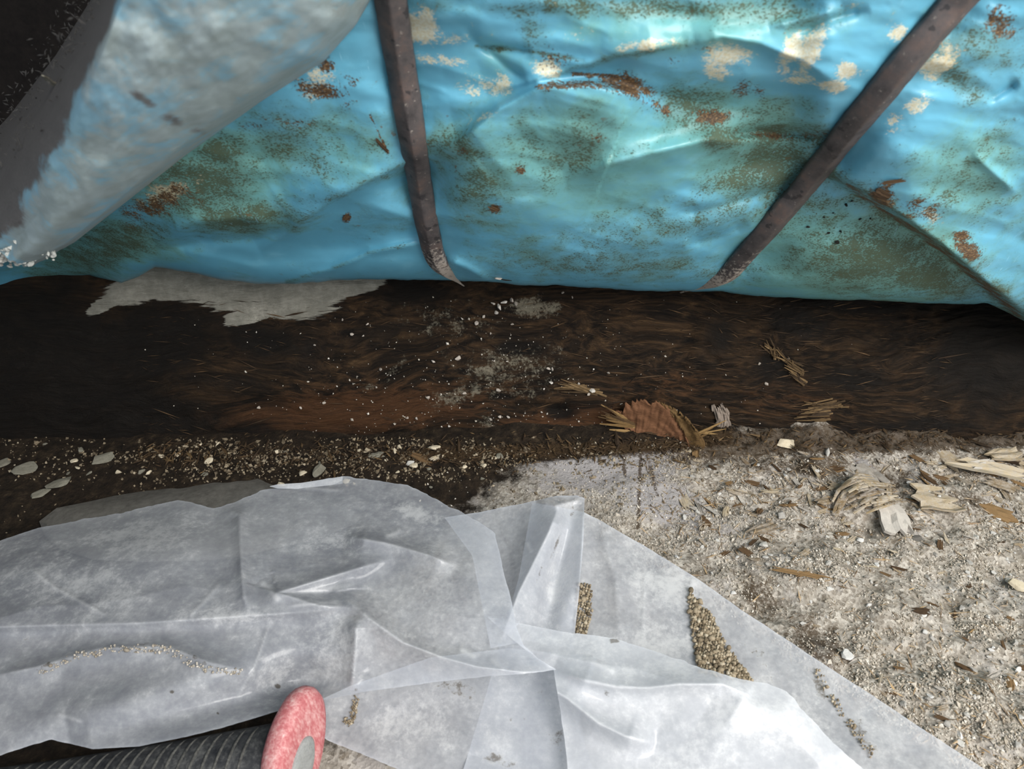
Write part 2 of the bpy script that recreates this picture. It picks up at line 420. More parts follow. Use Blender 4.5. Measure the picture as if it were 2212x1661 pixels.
M_REDWOOD = simple('red_brown_torn_wood', [(0.3, (0.018, 0.008, 0.005)), (0.55, (0.085, 0.034, 0.016)), (0.85, (0.22, 0.105, 0.05))], 160, stretch=(1, 3, 3), rnd=True)
M_OCHRE = simple('ochre_torn_wood', [(0.3, (0.045, 0.025, 0.010)), (0.55, (0.17, 0.10, 0.036)), (0.85, (0.36, 0.235, 0.10))], 160, stretch=(1, 3, 3), rnd=True)
M_ROCK = simple('grey_slab_stone', [(0.3, (0.085, 0.078, 0.068)), (0.5, (0.145, 0.135, 0.118)), (0.75, (0.21, 0.195, 0.17))], 45, 0.8)
M_DARK = simple('dark_void_shade', [(0.3, (0.006, 0.005, 0.005)), (0.7, (0.02, 0.016, 0.014))], 30, 0.95)  # near-black colour stands in for the shade of the void
M_FOAM = simple('white_foam_crumbs', [(0.2, (0.40, 0.39, 0.35)), (0.5, (0.62, 0.62, 0.57)), (0.8, (0.80, 0.80, 0.76))], 200, bumpd=0.004)
M_FUZZ = simple('grey_fuzz', [(0.3, (0.03, 0.029, 0.028)), (0.7, (0.085, 0.082, 0.078))], 200)
M_RED = simple('chipped_red_rubber', [(0.28, (0.34, 0.08, 0.085)), (0.46, (0.48, 0.15, 0.155)), (0.58, (0.60, 0.30, 0.29)), (0.72, (0.72, 0.54, 0.51))], 150, 0.6, stretch=(1, 1, 0.35))
M_GRIP = simple('dusty_black_rubber', [(0.35, (0.014, 0.015, 0.018)), (0.5, (0.034, 0.035, 0.037)), (0.68, (0.11, 0.11, 0.105))], 70, 0.6)
M_GROOVE = simple('dusty_grip_rib', [(0.35, (0.03, 0.03, 0.03)), (0.5, (0.075, 0.074, 0.068)), (0.7, (0.17, 0.165, 0.15))], 160, 0.85)
M_STEEL = simple('dull_grey_steel', [(0.3, (0.22, 0.225, 0.215)), (0.5, (0.30, 0.305, 0.295)), (0.75, (0.40, 0.40, 0.38))], 220, 0.5)
M_BLACK = simple('black_droppings_tear_shade', [(0.3, (0.006, 0.005, 0.004)), (0.7, (0.03, 0.024, 0.018))], 300, 0.4)

# ================================================================== STRUCTURE
# ---- ground height field
def ground_h(x, y):
    x = np.asarray(x, float); y = np.asarray(y, float)
    h = 0.010*fbm(x*5, y*5, 3, 3) + 0.0045*fbm(x*22, y*22, 11, 4)
    h = h + 0.022*sst(0.40, 0.56, y)*sst(0.9, -0.2, np.abs(x-0.1))         # debris banked against the beam
    rough = sst(0.05, 0.25, x)
    h = h + rough*(0.0065*(ridged(x*38, y*38, 21)-0.5)+0.011*fbm(x*24, y*24, 25, 3)) + 0.0018*fbm(x*110, y*110, 31, 3)*(0.5+rough*0.8)
    return h
gx = np.concatenate([np.linspace(-0.96, -0.80, 30)[:-1], np.linspace(-0.80, 0.80, 800), np.linspace(0.80, 1.5, 120)[1:]]); gy = np.concatenate([np.linspace(-0.5, 0.02, 90)[:-1], np.linspace(0.02, 0.66, 330)])
GX, GY = np.meshgrid(gx, gy)
GZ = ground_h(GX, GY)
gu, gv = to_px(np.stack([GX, np.maximum(GY, 0.06), GZ], -1))
# where sand lies (right of a wandering line) and where dark soil is
bound = np.interp(gv, [900, 960, 1000, 1060, 1120, 1160, 1300, 1661, 2200], [1620, 1560, 1180, 1060, 1010, 960, 760, 640, 500])
sand = sst(-150, 170, gu-bound + 60*fbm(gu/90, gv/50, 401, 3))
powder = splat(gu, gv, [(1320, 1010, 190, 55, -8, 1.0), (1420, 1080, 150, 60, 20, 0.9), (1220, 1000, 120, 40, 0, .8), (1870, 1030, 30, 60, -20, .9), (1560, 1150, 140, 80, 20, .5), (1000, 1090, 80, 40, 0, .45)])
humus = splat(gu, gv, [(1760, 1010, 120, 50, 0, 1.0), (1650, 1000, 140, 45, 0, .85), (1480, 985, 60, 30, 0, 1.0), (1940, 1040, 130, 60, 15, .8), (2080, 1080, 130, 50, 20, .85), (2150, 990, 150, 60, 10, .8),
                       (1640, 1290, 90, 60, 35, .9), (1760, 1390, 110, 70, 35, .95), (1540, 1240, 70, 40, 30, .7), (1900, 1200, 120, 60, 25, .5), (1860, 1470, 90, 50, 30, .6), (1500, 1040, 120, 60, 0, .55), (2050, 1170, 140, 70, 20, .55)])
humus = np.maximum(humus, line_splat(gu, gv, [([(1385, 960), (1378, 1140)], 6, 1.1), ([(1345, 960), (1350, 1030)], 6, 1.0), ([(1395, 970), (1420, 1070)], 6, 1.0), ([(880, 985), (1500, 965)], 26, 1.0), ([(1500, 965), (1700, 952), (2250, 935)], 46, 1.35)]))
fl = grid_obj('floor', np.stack([GX, GY, GZ], -1), dict(sand=sand, powder=powder, humus=humus), M_SOIL)
tag(fl, 'dark soil at left turning into pale grit and sand at right', kind='structure')

def slab(name, x0, x1, y0, y1, z0, z1, mat):
    V = [(x, y, z) for x in (x0, x1) for y in (y0, y1) for z in (z0, z1)]
    Fc = [(0, 1, 3, 2), (4, 6, 7, 5), (0, 4, 5, 1), (2, 3, 7, 6), (0, 2, 6, 4), (1, 5, 7, 3)]
    o = obj(name, make_mesh(name, np.array(V), Fc, smooth=False), mat); o['kind'] = 'structure'
    return o
slab('wall_back', -1.0, 1.8, 0.92, 0.96, -0.02, 0.90, M_DARK)  # backdrop added so the void behind the flap stays dark
slab('wall_left_occluder', -1.0, -0.96, -0.1, 0.92, -0.02, 0.90, M_DARK)  # unseen side wall, added to block ambient light at left
slab('ceiling_occluder', -1.0, 1.8, 0.05, 0.92, 0.86, 0.90, M_DARK)  # unseen cover, added to keep world light out from above

# ---- rotten sill beam : curved face rising from the ground
ub = np.concatenate([np.arange(-1100, -330, 14.0), np.arange(-330, 2560, 4.0), np.arange(2560, 3700, 14.0)]); vb = np.arange(1040, 545, -3.2)
UB, VB = np.meshgrid(ub, vb)
WP0 = np.array([0, 0.545, 0.0]); WN = np.array([0, -1.0, 0.30])
P = on_plane(UB, VB, WP0, WN)
zz = P[..., 2]
Xw, Zw = P[..., 0], zz
# fibre flow: coordinates bent by slow waves
warp = 0.020*fbm(Xw*4, Zw*9, 41, 3) + 0.012*np.sin(Xw*5.2+0.8) + 0.012*fbm(Xw*13, Zw*16, 43, 3)
fz = Zw - warp
fib = np.stack([Xw*34+3*fbm(Xw*8, Zw*20, 45, 2), fz*150, 0.9*fbm(Xw*20, Zw*40, 47, 3)], -1)
disp = 0.0016*fbm(Xw*34, fz*170, 5, 4) + 0.006*fbm(Xw*9, fz*30, 6, 3)
# loose shredded fibres on the right half, hollows on the left
shred = sst(1350, 1600, UB)*(0.5+0.5*fbm(Xw*14, Zw*14, 8, 2))
disp = disp + shred*0.005*fbm(Xw*55+fbm(Xw*9, Zw*9, 9)*2, fz*300, 15, 3)
disp = disp + 0.016*np.exp(-((VB-800)/150)**2)                    # slightly barrelled face
disp = disp - splat(UB, VB, [(1210, 890, 26, 16, 0, .008), (1120, 750, 34, 12, 0, .006), (700, 980, 60, 18, 0, .012), (1240, 950, 220, 12, 0, .008), (1690, 800, 60, 30, 30, .006), (1480, 740, 24, 60, 15, .006)])
WNn = WN/np.linalg.norm(WN)
P = on_plane(UB, VB, WP0, WNn, disp)
P[..., 2] = np.maximum(P[..., 2], -0.03)
mold_shade = splat(UB, VB, [(60, 800, 230, 190, 0, 1.15), (330, 740, 200, 70, -8, 1.1), (560, 730, 170, 45, 12, .8), (250, 900, 230, 80, 8, 1.0), (470, 830, 160, 40, 10, .55), (620, 960, 220, 40, 5, .9), (930, 960, 200, 26, 0, 1.0), (900, 630, 100, 40, 0, .75),
                      (2120, 770, 140, 170, 0, .85), (1960, 720, 110, 80, 0, .55), (1700, 690, 120, 40, 10, .75), (1560, 720, 46, 60, 25, .85), (1660, 790, 60, 40, 20, .8), (1840, 820, 90, 26, 0, .8), (1290, 960, 250, 18, 0, 1.1), (1120, 752, 50, 16, 0, 1.0), (1210, 890, 32, 20, 0, 1.1), (1480, 900, 60, 26, 0, .7), (1700, 930, 200, 16, 0, .8), (820, 720, 150, 30, -10, .5), (2000, 920, 150, 22, 0, .9), (1880, 655, 200, 26, 2, .9)])  # rot patches; far left, right end and rim also paint shade
paint = splat(UB, VB, [(330, 610, 110, 34, -16, 1.25), (420, 610, 130, 40, 0, 1.3), (560, 640, 150, 42, 6, 1.35), (240, 648, 62, 16, -30, 1.15), (680, 625, 110, 38, -8, 1.2), (770, 618, 70, 20, -12, .95), (540, 680, 70, 20, -12, 1.1), (330, 570, 60, 40, 0, 1.2)])
dust = splat(UB, VB, [(1150, 665, 70, 28, 0, 1.0), (1060, 800, 50, 60, 20, .8), (1000, 850, 120, 28, -20, .75), (1060, 940, 24, 60, -20, .9), (1040, 1000, 60, 30, 0, .8), (1130, 850, 50, 20, 10, .7), (960, 700, 160, 70, 0, .58), (1100, 800, 200, 90, 0, .62), (860, 790, 60, 16, -50, .6), (800, 840, 30, 16, 0, .6)])
warm = splat(UB, VB, [(760, 890, 330, 60, -4, .9), (1200, 930, 220, 50, -10, 1.0), (1450, 830, 200, 60, -4, .5), (1700, 860, 200, 70, 0, .45)])
at = dict(mold_shade=mold_shade, paint=paint, dust=dust, warm=warm, fib=fib)
top = P[-1:].copy(); rows = [P]
for dy, dz in ((0.02, 0.006), (0.09, 0.006), (0.095, -0.06), (0.095, -0.26)):
    q = top.copy(); q[..., 1] += dy; q[..., 2] += dz; q[..., 2] = np.maximum(q[..., 2], -0.03); rows.append(q)
Pb = np.concatenate(rows, 0)
for k in at:
    at[k] = np.concatenate([at[k]]+[at[k][-1:]]*4, 0)
beam = empty('sill_beam', (0, 0.56, 0))
tag(beam, 'dark rotten wooden sill beam below the blue plastic wrap', 'beam')
bo = grid_obj('timber', Pb, at, M_WOOD); bo.parent = beam; bo.location = (0, -0.56, 0)
def wood_pt(u, v, off=0.0):
    """point on the finished beam face, found on its grid"""
    j = int(np.clip(round((1040-v)/3.2), 0, len(vb)-1)); i = int(np.clip(np.searchsorted(ub, u), 0, len(ub)-1))
    return on_plane(np.array(float(u)), np.array(float(v)), WP0, WNn, disp[j, i]+off)

# ---- blue plastic wrap, overhanging towards the viewer
BP0 = np.array([0, 0.515, 0.182]); BDIR = np.array([0, -0.16, 0.235]); BDIR /= np.linalg.norm(BDIR)
BN = np.cross(BDIR, RT); BN = BN if BN[1] < 0 else -BN           # faces the viewer and down
ub2 = np.concatenate([np.arange(-900, -330, 14.0), np.arange(-330, 2580, 4.0), np.arange(2580, 3700, 14.0)])
edge_uv = [(-900, 800), (-330, 760), (-120, 690), (0, 655), (70, 622), (130, 602), (195, 594), (262, 612), (300, 596), (335, 577), (400, 586), (480, 604), (560, 613), (640, 613), (740, 604), (860, 604), (960, 606), (1060, 609), (1125, 616), (1200, 616), (1300, 622), (1400, 630), (1470, 629), (1560, 630), (1640, 640), (1750, 645), (1880, 649), (2000, 655), (2135, 656), (2170, 672), (2212, 694), (2300, 770), (2400, 830), (2520, 862), (2700, 880), (3700, 890)]
VE = np.interp(ub2, [p[0] for p in edge_uv], [p[1] for p in edge_uv])
VE = VE + 2.0*fbm(ub2/30, ub2*0, 77, 3)
NR = 280
tt = np.linspace(0, 1, NR)**0.96
UU = np.broadcast_to(ub2, (NR, len(ub2))).copy()
VV = -560 + (VE[None]+560)*tt[:, None]
PLEAT = [(1700, 330), (1790, 378), (1870, 425), (1950, 478), (2030, 535), (2100, 595), (2160, 645), (2260, 730), (2400, 850), (2900, 1300)]
def fold(u, v, poly, h, near, far, up=True):
    """a pleat: the sheet stands proud on one side of the line and dives back quickly on the other"""
    d, s, pos = seg_dist(u, v, poly)
    s = s*(1 if up else -1)
    taper = np.clip(np.minimum(pos, 1-pos)*5, 0, 1)
    return h*taper*np.where(s > 0, np.exp(-(d/far)**1.3), np.exp(-(d/near)**1.3))
def ridge_l(u, v, poly, h, wd):
    d, s, pos = seg_dist(u, v, poly)
    taper = np.clip(np.minimum(pos, 1-pos)*5, 0, 1)
    return h*taper*np.exp(-(np.sqrt(d*d+9)/wd)**1.25)
def blue_disp(u, v):
    d = np.zeros(np.shape(u))
    ve = np.interp(u, [p[0] for p in edge_uv], [p[1] for p in edge_uv])
    # general hanging belly
    d = d + splat(u, v, [(1150, 420, 420, 190, 0, .016), (1450, 500, 330, 110, -12, .016), (1230, 320, 210, 120, 0, .014), (1900, 600, 260, 90, 5, .016), (1500, 120, 330, 90, 10, .010), (420, 430, 220, 90, 0, .008)])
    d = d - splat(u, v, [(700, 540, 170, 45, -12, .012), (900, 395, 60, 60, 0, .010), (60, 600, 190, 110, 0, .050), (1640, 350, 80, 40, -20, .010), (1810, 340, 50, 60, 30, .008), (1550, 215, 140, 40, 0, .007)])
    # pleats: proud side is below the line (travel left to right, + side is down)
    d = d + fold(u, v, [(560, 540), (640, 490), (720, 430), (800, 388), (890, 345), (990, 325)], .012, 90, 16, True)
    d = d + fold(u, v, [(920, 345), (1000, 300), (1080, 235), (1165, 190), (1280, 186), (1370, 205), (1450, 250)], .012, 14, 120, True)
    d = d + fold(u, v, [(1050, 200), (1180, 165), (1330, 120), (1500, 92)], .007, 60, 14, True)
    d = d + fold(u, v, [(1480, 100), (1560, 78), (1640, 92), (1730, 130), (1800, 170)], .006, 40, 14, True)
    d = d + ridge_l(u, v, [(1220, 390), (1330, 350), (1430, 325), (1540, 300), (1680, 305)], .010, 26)
    d = d - ridge_l(u, v, [(1540, 300), (1640, 284), (1720, 288), (1800, 300)], .010, 14)
    d = d - ridge_l(u, v, [(1740, 350), (1700, 400), (1630, 425), (1540, 450), (1430, 470)], .007, 20)
    d = d - ridge_l(u, v, [(1620, 480), (1560, 510), (1480, 530)], .005, 16)
    d = d + ridge_l(u, v, [(620, 610), (720, 580), (800, 545), (900, 525), (960, 520)], .005, 9)
    d = d + ridge_l(u, v, [(330, 520), (420, 480), (520, 470), (620, 490)], .010, 34)
    d = d - ridge_l(u, v, [(330, 545), (430, 520), (560, 515), (660, 480)], .008, 22)
    d = d - ridge_l(u, v, [(1140, 180), (1040, 100), (1000, 60)], .003, 10) - ridge_l(u, v, [(1030, 100), (1150, 112)], .004, 8)
    d = d + ridge_l(u, v, [(1660, 60), (1820, 20)], .005, 14) - ridge_l(u, v, [(1720, 75), (1800, 40), (1880, 20)], .004, 10)
    d = d - ridge_l(u, v, [(2130, 220), (2200, 175)], .004, 8) + ridge_l(u, v, [(2100, 330), (2200, 420)], .004, 12)
    d = d + ridge_l(u, v, [(960, 560), (1010, 580), (1065, 612)], .007, 12)
    # pleated panel on the right lies in front
    dd, s, pos = seg_dist(u, v, PLEAT)
    front = np.where(s < 0, 1.0, 0.0)*0 + sst(10, -12, dd*np.where(s > 0, 1, -1))
    ramp = sst(1690, 2000, u)*0.6+0.4*sst(1700, 1800, u)
    fall = np.where(s < 0, np.exp(-(dd/420)**2), 1)
    d = d + 0.026*front*ramp*fall
    # straps pull the sheet in
    d = d - 0.006*np.exp(-(seg_dist(u, v, [(838, -60), (870, 160), (905, 380), (945, 560)])[0]/60)**2)
    d = d - 0.008*np.exp(-(seg_dist(u, v, [(2120, -60), (1840, 280), (1600, 560)])[0]/60)**2)
    # small crumples
    d = d + 0.0050*fbm(u/260, v/110, 51, 3) + 0.0022*(ridged(u/240+v/300, v/90-u/330, 61, 2)-0.5) + 0.00018*fbm(u/28, v/20, 71, 3)
    # bottom rolls in towards the beam
    e = np.clip((ve-v)/46.0, 0, 1)
    d = d - 0.016*(1-np.sqrt(np.clip(1-(1-e)**2, 0, 1)))
    return d
def blue_pt(u, v, off=0.0):
    u = np.asarray(u, float); v = np.asarray(v, float)
    return on_plane(u, v, BP0, BN, blue_disp(u, v)+off)
PB = blue_pt(UU, VV)
roll = []
last = PB[-1]
for k in range(1, 13):
    a = k/12*math.pi*0.85
    r = 0.014
    q = last.copy(); q[:, 1] += r*math.sin(a)*1.3 + 0.004*k; q[:, 2] += r*(1-math.cos(a))*0.8
    roll.append(q[None])
PBf = np.concatenate([PB]+roll, 0)
teal = splat(UU, VV, [(1250, 340, 260, 150, 0, .75), (1850, 560, 250, 100, 0, 1.0), (1560, 300, 180, 120, 0, .7), (450, 380, 200, 120, 0, .8), (1500, 60, 400, 60, 0, .6), (2080, 380, 140, 120, 0, .65), (200, 520, 200, 80, 0, .7), (700, 330, 150, 90, 0, .5), (1080, 130, 120, 90, 0, .45)])
algae = splat(UU, VV, [(420, 400, 190, 90, -10, .72), (640, 310, 130, 80, 20, .62), (250, 520, 160, 60, -20, .78), (520, 470, 150, 40, -10, .75), (480, 330, 70, 40, -30, .8), (1190, 320, 190, 120, 0, .50), (1000, 330, 90, 60, 10, .62), (1260, 320, 60, 60, 0, .62), (1040, 400, 80, 90, 0, .6),
                       (1650, 360, 150, 60, -20, .78), (1700, 420, 90, 60, 0, .6), (1900, 560, 240, 90, 10, .80), (1780, 470, 110, 60, 30, .62), (2000, 600, 160, 50, 10, .86), (1450, 480, 330, 60, -10, .52), (1330, 570, 300, 40, 0, .55), (1500, 230, 110, 60, 10, .72), (1690, 250, 100, 50, 0, .4),
                       (1350, 18, 420, 26, 0, .70), (1700, 30, 150, 40, 0, .62), (2060, 160, 90, 40, 40, .85), (2140, 110, 90, 60, 30, .55), (2080, 400, 150, 100, 30, .52), (1560, 590, 130, 30, 0, .5), (1150, 70, 40, 40, 60, .6), (1130, 550, 120, 60, 0, .32), (760, 300, 120, 60, 0, .45), (2150, 330, 60, 90, 20, .45), (860, 480, 130, 80, 0, .25)])
algae = np.maximum(algae, line_splat(UU, VV, [(PLEAT, 40, .62), ([(1540, 300), (1640, 290), (1790, 300)], 34, .75), ([(640, 490), (720, 430), (890, 345)], 16, .5), ([(1030, 100), (1150, 112), (1260, 130)], 7, .62), ([(1160, 170), (1330, 122), (1500, 92)], 12, .5), ([(1790, 380), (1740, 350)], 30, .75), ([(620, 610), (720, 580), (800, 545), (900, 525)], 6, .45)]))
rust = splat(UU, VV, [(700, 195, 60, 22, 10, .8), (705, 140, 20, 20, 0, .75), (750, 200, 26, 40, 0, .6), (330, 440, 80, 34, -20, .85), (390, 410, 60, 24, 30, .7), (1360, 190, 60, 26, 12, .95), (1320, 176, 40, 16, 0, .85), (1540, 250, 60, 18, 0, .85), (1600, 190, 26, 26, 0, .78), (1640, 195, 16, 20, 0, .7), (1125, 370, 14, 14, 0, .8), (1070, 450, 14, 20, 40, .85), (990, 330, 20, 20, 0, .6), (1470, 40, 60, 30, 0, .35), (1200, 130, 60, 40, 0, .42),
                      (2155, 50, 60, 40, 40, .68), (1905, 425, 30, 30, 0, .9), (1930, 395, 30, 10, -15, .8), (1980, 450, 80, 40, 30, .6), (2090, 540, 40, 26, 30, .85), (2080, 510, 26, 16, 0, .8), (2010, 500, 50, 30, 40, .5), (560, 270, 60, 14, -10, .6), (640, 265, 40, 14, 0, .6), (750, 470, 10, 14, 20, .9), (300, 470, 50, 20, -20, .7), (1290, 300, 30, 60, 0, .5), (985, 360, 24, 20, 0, .6), (1520, 105, 50, 10, 0, .5), (1450, 130, 40, 12, 0, .5)])
rust = np.maximum(rust, line_splat(UU, VV, [([(1165, 187), (1260, 180), (1350, 195), (1440, 240)], 15, .72), ([(1590, 285), (1690, 296), (1790, 288)], 12, .66), ([(1830, 400), (1950, 480), (2040, 545), (2130, 620), (2200, 680)], 9, .72), ([(800, 250), (838, 330)], 4, .9), ([(1240, 160), (1330, 165), (1370, 190)], 8, .85)]))
pale = splat(UU, VV, [(915, 55, 50, 40, 30, .95), (960, 80, 60, 20, 10, .75), (960, 130, 70, 18, 10, .75), (1060, 180, 70, 40, 0, .62), (1180, 150, 40, 26, 0, .72), (690, 175, 40, 50, 30, .65), (1565, 120, 60, 34, -10, .85), (1550, 155, 40, 24, 0, .8), (1700, 120, 26, 70, 32, .82), (1760, 100, 26, 80, 32, .85), (1830, 150, 40, 24, 0, .82), (1800, 190, 40, 20, 0, .85), (1720, 175, 60, 20, 0, .6), (1940, 70, 30, 30, 0, .9), (2030, 140, 60, 40, -40, .75), (1990, 220, 50, 26, -20, .75), (1930, 270, 40, 26, -40, .65), (1050, 250, 60, 16, -20, .6), (350, 420, 90, 30, -20, .82), (1400, 95, 90, 16, -8, .65), (1220, 60, 60, 60, 0, .4), (1010, 60, 60, 40, 0, .4), (1330, 90, 120, 40, 0, .35), (1860, 20, 100, 30, 0, .35), (1900, 440, 40, 20, 0, .5), (2010, 470, 60, 24, 30, .55)])
outside = np.clip(sst(2200, 2350, UU)+sst(0, -120, UU)+sst(-10, -120, VV), 0, 1)
algae = np.maximum(algae, outside*np.clip(.35+1.5*fbm(UU/170, VV/90, 431, 3), 0, .85)); rust = np.maximum(rust, outside*np.clip(-.5+2.2*fbm(UU/90, VV/60, 441, 3), 0, .8)); pale = np.maximum(pale, outside*np.clip(-.6+2.4*fbm(UU/100, VV/60, 451, 3), 0, .8)); teal = np.maximum(teal, outside*np.clip(.4+1.6*fbm(UU/260, VV/160, 461, 2), 0, .9))
def pad(a): return np.concatenate([a]+[a[-1:]]*12, 0)
wrap = empty('plastic_wrap', (0, 0.52, 0.18))
tag(wrap, 'stained bright blue plastic wrap bulging over the wooden beam', 'plastic sheet')
bs = grid_obj('wrap_sheet', PBf, dict(teal=pad(teal), algae=pad(algae), rust=pad(rust), pale=pad(pale)), M_BLUE, wrap,
    keep=pad(UU > np.interp(VV, [-620, 0, 150, 330, 430, 470, 480], [560, 330, 275, 205, 150, 40, -1000])))
bs.location = (0, -0.52, -0.18)

# ================================================================== STRAPS
def sweep_strap(name, px, width_m, label, tip):
    px = np.array(px, float)
    d = np.r_[0, np.cumsum(np.hypot(np.diff(px[:, 0]), np.diff(px[:, 1])))]
    n = 230; t = np.linspace(0, d[-1], n)
    # smooth centre line (Catmull style through cumulative interpolation + blur)
    cu = np.interp(t, d, px[:, 0]); cv = np.interp(t, d, px[:, 1]); co_ = np.interp(t, d, px[:, 2])
    k = np.ones(9)/9
    def bl(a): return np.convolve(np.pad(a, 4, mode='reflect', reflect_type='odd'), k, 'valid')
    cu, cv, co_ = bl(cu), bl(cv), bl(co_)
    ctr = blue_pt(cu, cv, 0.0)
    off = blue_disp(cu, cv)
    kk = np.ones(21)/21
    off = np.convolve(np.pad(off, 10, mode='edge'), kk, 'valid')
    ctr = on_plane(cu, cv, BP0, BN, off+co_)
    tan = np.gradient(ctr, axis=0); tan /= np.linalg.norm(tan, axis=1)[:, None]
    nr = np.broadcast_to(BN, tan.shape); sd = np.cross(tan, nr); sd /= np.linalg.norm(sd, axis=1)[:, None]
    sd = np.where((sd @ RT)[:, None] < 0, -sd, sd)
    nr = np.cross(sd, tan); nr = np.where(((nr @ BN) < 0)[:, None], -nr, nr)
    # folded V section: left facet, ridge, right facet, lips, back
    prof = [(-0.52, -0.12), (-0.51, 0.02), (-0.46, 0.09), (-0.06, 0.34), (0.0, 0.36), (0.06, 0.35), (0.46, 0.17), (0.51, 0.10), (0.50, -0.14), (0.0, -0.02)]
    s = np.linspace(0, 1, n)
    wd = width_m*(1 - 0.9*sst(1-tip, 1, s)) * (1 + 0.03*fbm(s*14, s*0, 91, 2))
    V = np.zeros((n, len(prof), 3))
    for j, (a, b) in enumerate(prof):
        jit = 0.00035*fbm(s*60, s*0+j*3.7, 95, 3)
        V[:, j] = ctr + sd*(a*wd+jit)[:, None] + nr*(b*wd+jit*.5)[:, None]
    m = len(prof)
    Fc = []
    for i in range(n-1):
        for j in range(m):
            Fc.append((i*m+j, i*m+(j+1) % m, (i+1)*m+(j+1) % m, (i+1)*m+j))
    Fc.append(tuple(range(m))[::-1]); Fc.append(tuple((n-1)*m+j for j in range(m)))
    dust = np.zeros((n, m)) + 0.15 + 0.75*sst(0.84, 0.98, s)[:, None]
    dust[:, 4:7] += 0.12
    me = make_mesh(name, V, Fc, dict(dust=dust))
    o = obj(name, me, M_STRAP)
    md = o.modifiers.new('edge', 'BEVEL'); md.width = 0.0007; md.segments = 1; md.limit_method = 'ANGLE'
    return tag(o, label, 'strap', 'folded metal straps over the wrap')
sweep_strap('metal_strap', [(765, -540, .004), (826, -140, .004), (838, -40, .004), (858, 100, .004), (880, 230, .004), (902, 370, .004), (921, 480, .004), (936, 550, .005), (950, 578, .004), (975, 598, .001), (1002, 618, -.006)], 0.0152,
            'dark rusty folded strap running nearly straight down the blue wrap', 0.06)
sweep_strap('metal_strap', [(2600, -540, .004), (2230, -170, .004), (2080, -10, .005), (1960, 130, .005), (1840, 275, .005), (1740, 400, .005), (1650, 505, .005), (1600, 560, .005), (1570, 598, .004), (1530, 613, .001), (1470, 632, -.008)], 0.0158,
            'dark rusty folded strap slanting diagonally across the right of the blue wrap', 0.06)

# ================================================================== HANGING FLAP, top left
def off_pt(u, v, off):
    return on_plane(u, v, BP0, BN, np.asarray(off))
nrow = 210
Lp = resample([(400, -520, -.10), (290, -160, -.10), (215, -30, -.09), (120, 120, -.08), (20, 250, -.07), (-120, 400, -.06), (-260, 560, -.05)], nrow)
Rp = resample([(470, -520, .075), (330, -160, .075), (272, -20, .075), (212, 150, .072), (140, 330, .066), (80, 465, .058), (20, 535, .050), (-8, 548, .046)], nrow)
Ep = resample([(830, -520, .030), (806, -160, .030), (800, 0, .030), (768, 55, .032), (700, 132, .034), (560, 222, .036), (400, 336, .038), (260, 446, .040), (160, 524, .042), (105, 556, .043), (62, 574, .043)], nrow)
cols = []
n1, n2, n3 = 46, 120, 14
for k in range(n1):
    t_ = k/n1; q = Lp + (Rp-Lp)*t_
    q[:, 2] = Lp[:, 2] + (Rp[:, 2]-Lp[:, 2])*(1-(1-t_)**1.7); cols.append(q)
for k in range(n2+1):
    t_ = k/n2; q = Rp + (Ep-Rp)*t_
    q[:, 2] += 0.012*np.sin(math.pi*t_)**1.0 - 0.030*np.clip((t_-0.88)/0.12, 0, 1)**2
    cols.append(q)
for k in range(1, n3+1):                                    # edge rolls away behind
    t_ = k/n3; q = Ep.copy(); q[:, 2] += -0.030 - 0.05*t_; q[:, 0] -= 14*t_; q[:, 1] -= 14*t_; cols.append(q)
FL = np.stack(cols, 1)
fu, fv, fo = FL[..., 0], FL[..., 1], FL[..., 2]
wv = 0.004*fbm(fu/160, fv/160, 101, 3) + 0.0010*fbm(fu/36, fv/36, 103, 3)
bottom_ragged = np.exp(-((nrow-1-np.arange(nrow))/6.0))[:, None]
PF = off_pt(fu + 6*bottom_ragged*fbm(fu/14, fv/14, 105, 2), fv + 12*bottom_ragged*fbm(fu/18, fv/60, 107, 3), fo+wv)
cidx = np.arange(FL.shape[1])[None]+np.zeros((nrow, 1))
grey = sst(n1+3, n1-14, cidx + 5*fbm(fu/60, fv/60, 109, 3))  # side facing away from the light is coloured grey as its shade
grey = np.maximum(grey, splat(fu, fv, [(310, 215, 36, 12, 30, .8), (375, 260, 30, 14, 20, .75), (430, 285, 30, 10, 10, .6)]))
dustm = 0.30 + 0.45*splat(fu, fv, [(300, 60, 120, 60, 0, .8), (400, 110, 160, 70, -30, .8), (300, 350, 120, 50, -40, .6), (120, 470, 90, 60, -40, 1.0), (520, 190, 160, 50, -35, .8), (200, 330, 50, 130, 20, .7), (720, 30, 60, 60, 0, .7), (60, 540, 60, 40, 0, 1.2)]) + 0.18*fbm(fu/140, fv/90, 111, 3)
dustm = dustm + 0.25*sst(n1+n2-16, n1+n2, cidx)
flap = empty('hanging_flap', tuple(PF[-1, n1]))
tag(flap, 'pale dusty blue flap of torn plastic hanging at top left', 'plastic sheet')
def under(o, root):
    o.parent = root; o.matrix_parent_inverse = Matrix.Translation(-Vector(root.location)); return o
z0 = np.zeros_like(fu)
under(grid_obj('flap_sheet', PF, dict(teal=z0+0.15, algae=splat(fu, fv, [(735, 20, 26, 26, 0, .6), (790, 20, 30, 30, 0, .7), (400, 330, 60, 30, -30, .3)]), rust=z0, pale=z0, dust=dustm, grey=grey), M_FLAP), flap)

